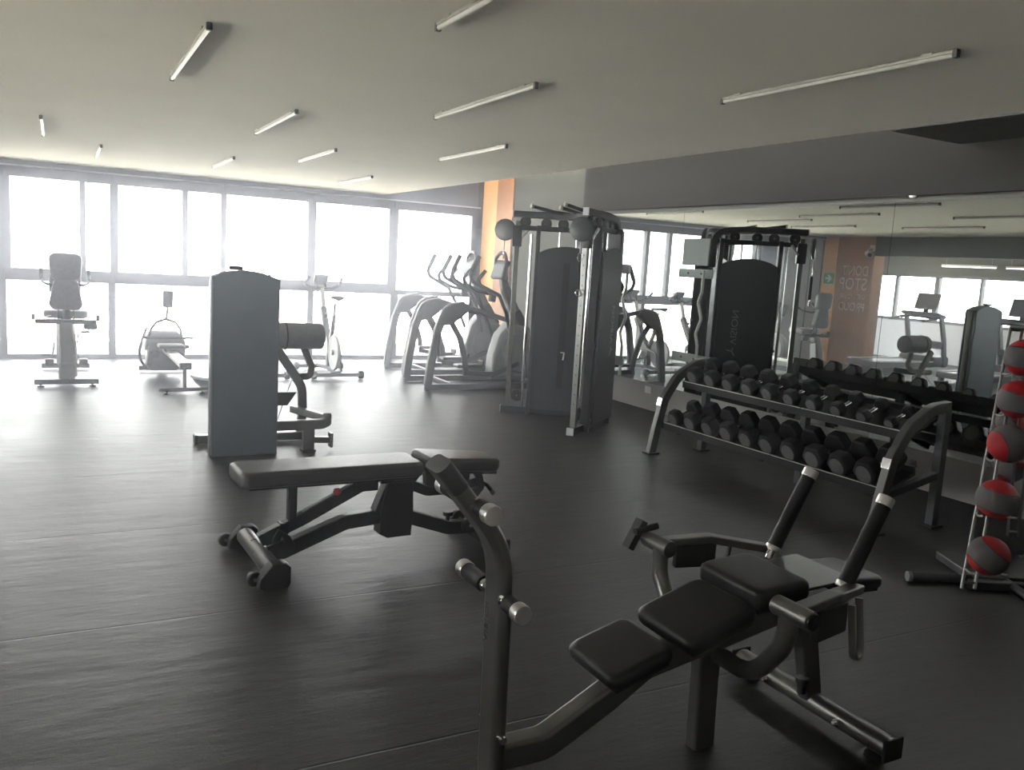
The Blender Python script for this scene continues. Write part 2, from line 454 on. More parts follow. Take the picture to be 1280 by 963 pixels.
# left side: painted pier, low wall and windows of the treadmill bay
struct('wall_left', B().box((LX - 0.15, 12.19, 1.27), (0.3, 1.22, 2.54)), M_brown)
struct('wall_left_band', B().box((LX + 0.004, 12.63, 1.27), (0.02, 0.34, 2.53)), M_orange)
struct('wall_left_lintel', B().box((LX - 0.1, 4.7, 2.36), (0.2, 13.76, 0.36)), M_wall)
struct('wall_left_sill', B().box((-5.6, 11.4, 0.43), (0.2, 6.4, 0.86)), M_lpanel)
struct('wall_left_header', B().box((-5.6, 11.4, 2.33), (0.2, 6.4, 0.82)), M_wall)
struct('wall_bay_side', B().box((-4.15, 8.2, 1.3), (3.1, 0.15, 2.7)), M_wall)
struct('wall_left_near', B().box((LX - 0.1, 3.05, 0.40), (0.2, 10.4, 0.80)), M_wall)
struct('wall_left_rear', B().box((LX - 0.1, 0.2, 1.49), (0.2, 4.8, 1.38)), M_wall)
struct('wall_bay_end', B().box((-4.1, 14.5, 1.3), (3.2, 0.2, 2.7)), M_wall)
struct('ceiling_bay', B().box((-4.1, 13.6, 2.66), (3.2, 2.0, 0.2)), M_ceil)
struct('floor_bay', B().box((-4.1, 14.8, -0.05), (3.2, 0.5, 0.1)), M_floor)
def window(n, panes, bars, axis='Y', at=WY, dep=0.12):
    bars = [(a0 - (.012 if axis == 'Y' and z1 - z0 > .5 else 0), a1 + (.012 if axis == 'Y' and z1 - z0 > .5 else 0), z0 - (.01 if axis == 'Y' and z0 > .5 and z1 - z0 < .5 else 0), z1 + (.008 if axis == 'Y' and z1 - z0 < .5 else 0)) for a0, a1, z0, z1 in bars]
    """bars and panes as (a0, a1, z0, z1) along the wall."""
    b = B()
    for a0, a1, z0, z1 in bars:
        if axis == 'Y': b.box(((a0 + a1) / 2, at + dep / 2, (z0 + z1) / 2), (a1 - a0, dep, z1 - z0), bev=0.006)
        else: b.box((at, (a0 + a1) / 2, (z0 + z1) / 2), (dep, a1 - a0, z1 - z0), bev=0.006)
    f = struct('window_%d' % n, b, M_winframe)
    for a0, a1, z0, z1 in panes:
        p = B()
        if axis == 'Y': p.box(((a0 + a1) / 2, at + dep * .6, (z0 + z1) / 2), (a1 - a0 + .01, 0.008, z1 - z0 + .01))
        else: p.box((at, (a0 + a1) / 2, (z0 + z1) / 2), (0.008, a1 - a0 + .01, z1 - z0 + .01))
        struct('pane', p, M_glass, f)
ZT, ZU, ZL = 2.345, 1.17, 1.03
bays = [(-1.36, -0.60), (-0.60, 0.68), (0.68, 2.09), (2.09, 3.35), (3.35, 4.625), (4.625, 6.06)]
ups = [[(-1.29, -0.66)], [(-0.537, 0.276), (0.324, 0.641)], [(0.719, 1.549), (1.601, 2.06)], [(2.115, 3.30)], [(3.397, 4.56)], [(4.69, 5.97)]]
lows = [(-1.31, -0.66), (-0.64, 0.615), (0.665, 2.06), (2.12, 3.32), (3.39, 4.665), (4.73, 6.03)]
for i, (a, b_) in enumerate(bays):
    bars = [(a, b_, ZT, 2.46), (a, b_, 0.0, 0.05)]
    panes = []
    zu = 1.17 if i < 5 else 1.085
    bars.append((a, b_, ZL, zu))
    if i == 5: bars.append((6.03, 6.10, 0, 2.46))
    edges = [a] + [q for u in ups[i] for q in u] + [b_]
    for k in range(0, len(edges), 2):
        if edges[k + 1] - edges[k] > 0.004: bars.append((edges[k], edges[k + 1], zu, ZT))
    lo = lows[i]
    for x0, x1 in ((a, lo[0]), (lo[1], b_)):
        if x1 - x0 > 0.004: bars.append((x0, x1, 0.05, ZL))
    for u in ups[i]: panes.append((u[0], u[1], zu, ZT))
    panes.append((lo[0], lo[1], 0.05, ZL))
    window(i + 1, panes, bars)
struct('wall_front_header', B().box((1.8, WY + 0.06, 2.80), (8.9, 0.10, 0.66)), M_header)
struct('trim_1', B().box((2.37, WY - 0.005, 2.472), (7.44, 0.03, 0.02)), M_lgrey)
struct('wall_front', B().box((-2.01, WY + 0.05, 1.25), (1.30, 0.10, 2.5)), M_lpanel)
for k, x in enumerate((-2.35, -2.0, -1.65)): struct('trim_%d' % (k + 2), B().box((x, WY - 0.005, 1.24), (0.02, 0.02, 2.46)), M_winframe)
struct('wall_front_end', B().box((6.2, WY + 0.06, 1.5), (0.3, 0.12, 3.0)), M_wall)
# unseen windows near the camera, placed to light the ceiling from the left
for k in range(4):
    y0 = 2.6 + k * 1.395; y1 = y0 + 1.395
    window(20 + k, [(y0 + .05, y1 - .05, 0.86, 2.12)], [(y0, y1, 0.80, 0.86), (y0, y1, 2.12, 2.18), (y0, y0 + .05, .86, 2.12), (y1 - .05, y1, .86, 2.12)], 'X', LX - 0.1)
for k in range(3):  # windows of the treadmill bay
    y0 = 8.27 + k * 2.08; y1 = y0 + 2.08
    window(7 + k, [(y0 + .05, (y0 + y1) / 2 - .03, 0.92, 1.86), ((y0 + y1) / 2 + .03, y1 - .05, 0.92, 1.86)],
           [(y0, y1, 0.86, 0.92), (y0, y1, 1.86, 1.92), (y0, y0 + .05, .92, 1.86), (y1 - .05, y1, .92, 1.86), ((y0 + y1) / 2 - .03, (y0 + y1) / 2 + .03, .92, 1.86)], 'X', -5.6)
# ---------------------------------------------------------------- ceiling lamps
lamps = [('tube lamp on the ceiling over the grey tower machine, nearer the camera of two', 0.58, 4.65), ('tube lamp on the ceiling just past the tower machine', 1.42, 6.58), ('tube lamp on the ceiling over the exercise bikes', 2.22, 8.42),
         ('long tube lamp on the ceiling over the black bench', 2.19, 4.69), ('tube lamp on the ceiling in front of the cable machine', 3.15, 6.88), ('longest-looking tube lamp on the ceiling, at the upper right over the dumbbell rack', 3.12, 2.98),
         ('short-looking tube lamp on the ceiling at the far left', -0.10, 8.52), ('tiny tube lamp on the ceiling over the rower', 0.40, 10.35), ('tube lamp on the ceiling second from the window, over the bikes', 1.63, 10.1), ('tube lamp on the ceiling nearest the window corner', 3.29, 10.6),
         ('tube lamp on the ceiling cut off by the top edge of the photo', 1.355, 2.66)]
lamp0 = None
for lb, x, y in lamps:
    if lamp0 is None:
        t = Thing('ceiling_lamp', lb, 'lamp', (x, y, 2.54), 0, 'ceiling tube lamps')
        t.part('housing', B().box((0, 0, -0.011), (0.024, 1.36, 0.014), bev=0.005), M_lamp)
        t.part('diffuser', B().cyl((0, -0.66, -0.025), (0, 0.66, -0.025), 0.010, seg=14), M_tube)
        for s in (-1, 1):
            t.part('end_cap', B().box((0, s * 0.672, -0.021), (0.026, 0.022, 0.034), bev=0.005), M_plastic)
            t.part('bracket', B().box((0, s * 0.55, -0.006), (0.034, 0.05, 0.012), bev=0.002), M_lamp)
        lamp0 = t.o
    else:
        o = copy_tree(lamp0); o.location = (x, y, 2.54); o['label'] = lb
for lb, x, y in (('lit strip lamp hanging in the treadmill bay, seen in the mirror, farther one', -4.9, 11.3), ('lit strip lamp hanging in the treadmill bay, seen in the mirror, nearer one', -4.9, 9.9)):
    t = Thing('strip_lamp', lb, 'lamp', (x, y, 2.56), 0, 'lit strip lamps of the treadmill bay')
    t.part('housing', B().box((0, 0, -.44), (.05, 1.2, .04), bev=.008), M_white)
    t.part('diffuser', B().box((0, 0, -.465), (.04, 1.18, .02), bev=.008), M_lit)
    for k in (-.5, .5): t.part('hanger_wire', B().cyl((0, k, -.42), (0, k, 0), .004, seg=8), M_lamp)
# ---------------------------------------------------------------- air conditioner in the open ceiling at the right
t = Thing('air_conditioner', 'dark air conditioning duct unit in the open ceiling above the beam, upper right', 'air conditioner', (5.32, 3.35, 2.60))
t.part('casing', B().box((0, 0, 0.16), (0.75, 1.5, 0.26), bev=0.03), M_duct)
b = B()
for k in range(5): b.box((-0.39, -0.55 + k * .27, 0.13), (0.03, 0.2, 0.14), bev=0.004)
t.part('grille', b, M_black)
t.part('pipe', B().tube([(0.30, -0.75, .12), (0.30, -1.0, .12), (0.30, -1.6, .22)], 0.035, fil=0.1), M_duct)
for sx in (-.3, .3):
    for sy in (-.6, .6): t.part('hanger', B().cyl((sx, sy, .28), (sx, sy, .442), 0.006, seg=8), M_duct)
# sensor on the beam and a socket on the wall
tag(link('light_switch', B().box((6.119, 0, 0), (0.012, 0.12, 0.08), bev=0.004), M_white), 'small white switch plate on the low wall beside the cable machine', 'switch')
bpy.data.objects['light_switch'].location = (0, 8.02, 0.235)
tag(link('ceiling_sensor', B().lathe([(0.0, 0), (0.02, 0.002), (0.028, 0.012), (0.03, 0.02)], (5.79, 4.5, 2.281), (0, 0, 1)), M_white), 'small round white sensor under the beam above the mirror', 'sensor')
# ---------------------------------------------------------------- lettering and sign on the left pier (seen in the mirror)
for txt, z, h, fit in (("DON'T", 1.78, 0.20, .62), ('STOP', 1.50, 0.24, .66), ("UNTIL YOU'RE", 1.32, 0.10, .62), ('PROUD', 1.08, 0.17, .62)):
    bm = letters(txt, h / 0.72, 0.012, fit)
    struct('trim_%d' % (5 + int(z * 10)), place(bm, (LX + 0.008, 11.68, z), (0, 1, 0), (0, 0, 1)), M_wtext, label='pale %s lettering on the brown wall' % txt)
t = Thing('exit_sign', 'green and white arrow exit sign on the orange wall band, seen in the mirror', 'sign', (LX + 0.02, 12.62, 1.70))
t.part('board', B().box((0, 0, 0), (0.012, 0.25, 0.22), bev=0.003), M_sign)
ar = [(-.08, -.022), (.0, -.022), (-.03, -.075), (.02, -.075), (.085, 0), (.02, .075), (-.03, .075), (.0, .022), (-.08, .022)]
t.part('arrow', B().plate([(-x, y) for x, y in ar][::-1], (0.008, 0, 0), (0, 1, 0), (0, 0, 1), 0.006), M_white)
t = Thing('security_camera', 'white security camera on a bracket at the top of the brown wall', 'camera', (LX + 0.02, 11.62, 2.30))
t.part('bracket', B().box((0.0, 0, 0.02), (0.03, 0.12, 0.12), bev=0.01).tube([(0, 0, 0), (.12, -.02, -.01), (.18, -.04, -.06)], 0.02, fil=.04), M_white)
t.part('housing', B().cyl((.12, .02, -.08), (.26, -.16, -.12), 0.05, 0.055, bev=.01), M_white)
t.part('lens', B().cyl((.255, -.155, -.118), (.265, -.168, -.121), 0.04), M_screen)
# ---------------------------------------------------------------- fine haze volumes, added to imitate the windows' veiling light in the lens
def glare(dens, y0, y1, label):
    m = bpy.data.materials.new('backlit_glare'); m.use_nodes = True
    tt = m.node_tree; tt.nodes.remove(tt.nodes['Principled BSDF'])
    v = tt.nodes.new('ShaderNodeVolumeScatter'); v.inputs['Density'].default_value = dens; v.inputs['Anisotropy'].default_value = 0.8
    v.inputs['Color'].default_value = (0.93, 0.93, 1.0, 1)
    tt.links.new(v.outputs[0], tt.nodes['Material Output'].inputs['Volume'])
    o = link('glare_veil', B().box((1.66, (y0 + y1) / 2, 1.255), (7.5, y1 - y0, 2.45)), m); o['kind'] = 'stuff'; o['label'] = label;     return o
glare(GLARE * 0.37, -2.1, 7.999, 'thin haze veil added over the darker half of the room')
glare(GLARE, 8.001, 12.75, 'denser backlit haze veil added in front of the windows')
# ================================================================ FOREGROUND BENCH MACHINE (silver frame)
YC = 2.085
t = Thing('roller_bench', 'silver framed training bench with short black pads and two upright grips, nearest the camera', 'exercise bench', (1.7, YC, 0), world=True)
S = (0, 1, 0)
post = t.part('post', B().bar([(1.125, YC, 0.0), (1.12, YC, 0.40), (1.112, YC, 0.80), (0.925, YC, 1.03)], 0.105, 0.05, S, 0.02, fil=0.28, n=12), M_silver)
t.part('end_plug', B().bar([(0.962, YC, 0.985), (0.905, YC, 1.054)], 0.108, 0.054, S, 0.022), M_plastic, post, label='dark plastic plug on the post top')
bm = letters('VISION', 0.03, 0.002, 0.15)
t.part('lettering', place(bm, (1.0915, YC + 0.012, 0.50), (0, 0, 1), (0, 1, 0)), M_btext, post)
t.part('base_plate', B().box((1.125, YC, 0.012), (0.10, 0.20, 0.024), bev=0.008), M_silver)
t.part('bolt', B().cyl((1.12, YC - 0.075, 0.235), (1.12, YC + 0.075, 0.235), 0.012, seg=10), M_chrome, post)
def peg(x, z, y0, y1):
    g = t.part('foot_peg', B().cyl((x, y0, z), (x, y1, z), 0.013), M_chrome)
    for a, b_ in (((y0 - 0.0), YC - .075), ((YC + .075), y1)):
        d = 1 if a > YC - .05 else -1
        t.part('grip', B().cyl((x, a, z), (x, b_, z), 0.025, bev=0.004), M_grip, g)
    for y, d in ((y0, -1), (y1, 1)):
        t.part('end_cap', B().cyl((x, y - d * 0.006, z), (x, y + d * 0.032, z), 0.028, bev=0.004), M_alu, g, label='bright aluminium end cap')
    for d in (-1, 1):
        t.part('collar', B().cyl((x, YC + d * 0.052, z), (x, YC + d * 0.072, z), 0.02, bev=0.003), M_chrome, g)
peg(1.0, 0.945, 1.95, 2.23)
peg(1.105, 0.658, 1.945, 2.28)
t.part('main_beam', B().bar([(1.14, YC, 0.15), (1.30, YC, 0.15), (1.52, YC, 0.26), (1.66, YC, 0.345), (1.98, YC, 0.40), (2.30, YC, 0.46)], 0.075, 0.085, S, 0.014, fil=0.12, n=8), M_silver)
t.part('leg', B().bar([(1.935, YC, 0.0), (1.925, YC, 0.38)], 0.055, 0.09, S, 0.01), M_silver)
def pad(x0, z0, x1, z1, wd, th, name='pad'):
    d = V(x1 - x0, 0, z1 - z0); L = d.length; a = math.atan2(z1 - z0, x1 - x0)
    c = V((x0 + x1) / 2, YC, (z0 + z1) / 2) + V(math.sin(a), 0, -math.cos(a)) * (th / 2)
    p = t.part(name, rounded_pad(L, wd, th, 0.035).xf(c, RY(-a)), M_pad)
    t.part('backing_board', B().box(c + V(math.sin(a), 0, -math.cos(a)) * (th / 2 + 0.006), (L * .86, wd * .86, 0.014), RY(-a), bev=0.004), M_black, p)
pad(1.44, 0.392, 1.675, 0.458, 0.275, 0.055, 'seat_pad')
pad(1.715, 0.468, 1.995, 0.552, 0.30, 0.06, 'back_pad')
pad(1.985, 0.600, 2.225, 0.615, 0.315, 0.075, 'chest_pad')
pad(2.42, 0.570, 2.64, 0.560, 0.24, 0.045, 'foot_pad')
t.part('pad_bracket', B().box((2.10, YC, 0.50), (0.20, 0.09, 0.06), bev=0.006).box((2.10, YC, 0.465), (0.3, 0.10, 0.016), bev=0.004), M_silver)
t.part('tread_plate', B().box((2.335, YC, 0.575), (0.23, 0.27, 0.012), RY(-0.04), bev=0.004), M_silver)
# yoke under the pads carrying the two side arms
yk = [(1.95, YC - 0.315, 0.60), (1.95, YC - 0.315, 0.50), (1.95, YC - 0.19, 0.34), (1.95, YC + 0.19, 0.34), (1.95, YC + 0.315, 0.50), (1.95, YC + 0.315, 0.60)]
yoke = t.part('yoke', B().tube(yk, 0.030, 16, fil=0.16, n=10), M_silver)
for d in (-1, 1):
    arm = t.part('side_arm', B().cyl((1.95, YC + d * 0.26, 0.61), (1.95, YC + d * 0.405, 0.61), 0.031, bev=0.004), M_silver)
    t.part('end_cap', B().cyl((1.95, YC + d * 0.404, 0.61), (1.95, YC + d * 0.414, 0.61), 0.026, bev=0.002).cyl((1.95, YC + d * .41, .61), (1.95, YC + d * .418, .61), 0.01, seg=8), M_black, arm)
    t.part('link_bar', B().bar([(1.96, YC + d * 0.335, 0.615), (2.16, YC + d * 0.30, 0.622), (2.365, YC + d * 0.215, 0.590)], 0.03, 0.05, (0, 0, 1), 0.006, fil=0.06), M_silver, arm)
    t.part('guard', B().box((2.12, YC + d * 0.325, 0.555), (0.17, 0.03, 0.10), RZ(-d * 0.2), bev=0.008), M_black, arm, label='black guard block under the arm')
    lp = [(2.20, YC + d * 0.335, 0.60), (2.205, YC + d * 0.36, 0.43), (2.275, YC + d * 0.33, 0.42), (2.275, YC + d * 0.30, 0.60)]
    t.part('loop_handle', B().bar(lp, 0.026, 0.010, (0.4, d * 0.9, 0), 0.004, fil=0.03), M_silver, arm)
    if d > 0: t.part('pin_lever', B().box((1.905, YC + d * 0.42, 0.625), (0.03, 0.045, 0.12), RY(.5), bev=0.004).cyl((1.89, YC + d * .40, .64), (1.99, YC + d * .40, .655), 0.014, seg=12), M_black, arm)
    ox = .02 + d * .025; b0 = V(2.335 + ox, YC + d * 0.19, 0.585); b1 = V(2.49 + ox, YC + d * 0.19, 0.870)
    h = t.part('upright_handle', B().cyl(b0 - (b1 - b0) * 0.10, b1, 0.013), M_chrome)
    t.part('grip', B().cyl(b0 + (b1 - b0) * 0.06, b1 - (b1 - b0) * 0.03, 0.027, bev=0.004), M_grip, h)
    t.part('end_cap', B().cyl(b1 - (b1 - b0) * 0.035, b1 + (b1 - b0) * 0.07, 0.029, bev=0.004), M_alu, h, label='bright aluminium end cap')
    t.part('collar', B().cyl(b0 - (b1 - b0) * 0.0, b0 + (b1 - b0) * 0.06, 0.03, bev=0.003), M_alu, h)
t.part('rear_crossbar', B().bar([(2.45, YC - 0.36, 0.068), (2.45, YC + 0.36, 0.068)], 0.075, 0.07, (1, 0, 0), 0.03), M_silver)
t.part('rear_post', B().bar([(2.45, YC, 0.08), (2.40, YC, 0.30), (2.30, YC, 0.50)], 0.06, 0.075, S, 0.012, fil=0.1), M_silver)
for d in (-1, 1):
    t.part('foot', B().lathe([(0.03, 0), (0.036, 0.006), (0.034, 0.02), (0.018, 0.034)], (2.45, YC + d * 0.30, 0.0), (0, 0, 1)), M_grip)
    t.part('end_cap', B().box((2.45, YC + d * 0.364, 0.068), (0.094, 0.014, 0.08), bev=0.006), M_black)
    t.part('bolt', B().lathe([(0.012, 0), (0.012, .012), (.006, .02)], (2.402, YC + d * 0.17, 0.072), (-1, 0, 0.2)), M_chrome)
t.part('adjuster', B().cyl((2.38, YC - .02, 0.115), (2.38, YC - .02, 0.16), 0.016).cyl((2.38, YC - .02, 0.155), (2.38, YC - .02, 0.175), 0.024, bev=.004), M_black)

# ================================================================ ADJUSTABLE BENCH (black)
t = Thing('adjustable_bench', 'black adjustable flat bench with a long back pad and a red pull knob', 'weight bench', (1.5, 4.28, 0), 0.05)
S = (0, 1, 0)
def lx(x): return x - 1.5
def padl(x0, z0, x1, z1, wd, th, name, r=0.04, tap=1.0):
    d = V(x1 - x0, 0, z1 - z0); L = d.length; a = math.atan2(z1 - z0, x1 - x0)
    c = V(lx((x0 + x1) / 2), 0, (z0 + z1) / 2) + V(math.sin(a), 0, -math.cos(a)) * (th / 2)
    p = t.part(name, rounded_pad(L, wd, th, r, tap).xf(c, RY(-a)), M_benchpad)
    t.part('backing_board', B().box(c + V(math.sin(a), 0, -math.cos(a)) * (th / 2 + 0.005), (L * .9, wd * .8, 0.016), RY(-a), bev=0.004), M_black, p)
padl(0.755, 0.530, 1.728, 0.522, 0.285, 0.082, 'back_pad')
padl(1.752, 0.540, 2.215, 0.502, 0.285, 0.075, 'seat_pad', 0.05, 0.86)
t.part('post', B().bar([(lx(1.045), 0, 0.44), (lx(1.045), 0, 0.225)], 0.05, 0.045, S, 0.006), M_bench)
sl = t.part('adjusting_rail', B().bar([(lx(0.885), 0, 0.145), (lx(1.12), 0, 0.245), (lx(1.44), 0, 0.40)], 0.055, 0.062, S, 0.006), M_bench)
t.part('scale_strip', B().bar([(lx(1.10), 0, 0.272), (lx(1.40), 0, 0.415)], 0.03, 0.006, S, 0.002), M_mgrey, sl, label='pale numbered strip on the rail')
t.part('pull_knob', B().cyl((lx(1.27), -0.035, 0.375), (lx(1.27), -0.005, 0.375), 0.008).ball((lx(1.27), -0.045, 0.375), 0.021, u=16, v=10), M_redplastic, sl, label='red pull knob')
t.part('rail_bracket', B().plate([(1.37 - 1.5, .36), (1.5 - 1.5, .36), (1.5 - 1.5, .45), (1.36 - 1.5, .45)], (0, 0, 0), (1, 0, 0), (0, 0, 1), 0.08, 0.004), M_bench)
t.part('short_link', B().bar([(lx(1.005), 0, 0.225), (lx(0.99), 0, 0.08)], 0.06, 0.05, S, 0.006), M_bench)
t.part('base_beam', B().bar([(lx(0.89), 0, 0.055), (lx(1.00), 0, 0.075), (lx(1.33), 0, 0.195), (lx(1.62), 0, 0.215)], 0.062, 0.078, S, 0.008, fil=0.14, n=8), M_bench)
t.part('rear_beam', B().bar([(lx(1.58), 0, 0.205), (lx(1.70), 0, 0.185), (lx(1.94), 0, 0.098), (lx(2.16), 0, 0.085)], 0.062, 0.075, S, 0.008, fil=0.16, n=8), M_bench)
t.part('column', B().plate([(1.515 - 1.5, .115), (1.56 - 1.5, .09), (1.70 - 1.5, .09), (1.705 - 1.5, .22), (1.70 - 1.5, .44), (1.56 - 1.5, .44), (1.52 - 1.5, .26)], (0, 0, 0), (1, 0, 0), (0, 0, 1), 0.10, 0.006), M_bench)
t.part('column_strut', B().bar([(lx(1.50), -0.0, 0.235), (lx(1.575), 0, 0.42)], 0.07, 0.03, S, 0.004), M_bench)
t.part('cheek_plate', B().plate([(1.50 - 1.5, .405), (1.70 - 1.5, .405), (1.745 - 1.5, .46), (1.48 - 1.5, .46)], (0, 0, 0), (1, 0, 0), (0, 0, 1), 0.17, 0.006), M_bench)
t.part('name_plate', B().box((lx(1.61), -0.088, 0.43), (0.075, 0.006, 0.018), bev=0.002), M_mgrey)
t.part('seat_arm', B().bar([(lx(1.66), 0, 0.385), (lx(1.80), 0, 0.325), (lx(1.98), 0, 0.325), (lx(2.12), 0, 0.36)], 0.06, 0.055, S, 0.006, fil=0.08), M_bench)
t.part('seat_bracket', B().plate([(1.79 - 1.5, .34), (1.86 - 1.5, .34), (1.86 - 1.5, .48), (1.78 - 1.5, .48)], (0, 0, 0), (1, 0, 0), (0, 0, 1), 0.05, 0.004), M_bench)
t.part('seat_bracket', B().plate([(1.98 - 1.5, .31), (2.06 - 1.5, .31), (2.06 - 1.5, .45), (1.98 - 1.5, .45)], (0, 0, 0), (1, 0, 0), (0, 0, 1), 0.05, 0.004), M_bench)
lv = t.part('seat_lock', B().bar([(lx(2.07), -.03, 0.45), (lx(2.11), -.03, 0.40), (lx(2.13), -.03, 0.33), (lx(2.09), -.03, 0.285)], 0.05, 0.035, S, 0.006, fil=.03), M_bench)
t.part('lever', B().tube([(lx(2.12), -.03, 0.36), (lx(2.17), -.03, 0.335), (lx(2.21), -.03, 0.29)], 0.012, 10, fil=.02), M_bench, lv)
t.part('lever_tip', B().cyl((lx(2.20), -.03, 0.302), (lx(2.22), -.03, 0.278), 0.015, bev=.003), M_mgrey, lv)
ft = t.part('front_foot', B().cyl((lx(0.885), -0.25, 0.075), (lx(0.885), 0.30, 0.075), 0.046, bev=0.006), M_benchtube)
t.part('foot_cap', B().plate([(-.085, .012), (-.06, 0.0), (.055, 0.0), (.07, .02), (.07, .105), (.045, .125), (-.02, .125), (-.08, .06)], (lx(0.885), -0.285, 0), (1, 0, 0), (0, 0, 1), 0.085, 0.012), M_black)
t.part('foot_cap', B().plate([(-.085, .012), (-.06, 0.0), (.055, 0.0), (.07, .02), (.07, .105), (.045, .125), (-.02, .125), (-.08, .06)], (lx(0.885), 0.325, 0), (1, 0, 0), (0, 0, 1), 0.07, 0.012), M_black)
for y in (-0.26, 0.36):
    wl = t.part('wheel', B().lathe([(.012, -.02), (.03, -.02), (.036, -.014), (.036, .014), (.03, .02), (.012, .02)], (lx(0.795), y, 0.045), (0, 1, 0)), M_black)
    t.part('axle', B().cyl((lx(0.795), y - .026, .045), (lx(.795), y + .026, .045), 0.009, seg=10), M_mgrey, wl)
t.part('carry_handle', B().bar([(lx(0.90), -.09, 0.125), (lx(.98), -.10, 0.155), (lx(.99), -.03, 0.15), (lx(.91), -.02, .125)], 0.02, 0.01, (0, 0, 1), 0.003, fil=.02), M_bench)
t.part('pivot_plate', B().plate([(.95 - 1.5, .06), (1.06 - 1.5, .10), (1.03 - 1.5, .16), (.97 - 1.5, .20), (.94 - 1.5, .15)], (0, 0, 0), (1, 0, 0), (0, 0, 1), 0.075, 0.004), M_bench)
t.part('rear_foot', B().bar([(lx(2.14), -0.27, 0.052), (lx(2.14), 0.27, 0.052)], 0.085, 0.07, (1, 0, 0), 0.012), M_bench)
for d in (-1, 1):
    t.part('foot_cap', B().box((lx(2.14), d * 0.285, 0.045), (0.1, 0.045, 0.09), bev=0.012), M_black)
    wl = t.part('wheel', B().lathe([(.012, -.018), (.044, -.018), (.05, -.012), (.05, .012), (.044, .018), (.012, .018)], (lx(2.05), d * 0.07, 0.12), (0, 1, 0)), M_black)
    t.part('axle', B().cyl((lx(2.05), d * .07 - .024, .12), (lx(2.05), d * .07 + .024, .12), 0.01, seg=10), M_mgrey, wl)
t.part('adjuster_knob', B().cyl((lx(1.945), 0, 0.13), (lx(1.945), 0, 0.175), 0.012).cyl((lx(1.945), 0, 0.165), (lx(1.945), 0, 0.19), 0.03, bev=.005), M_black)

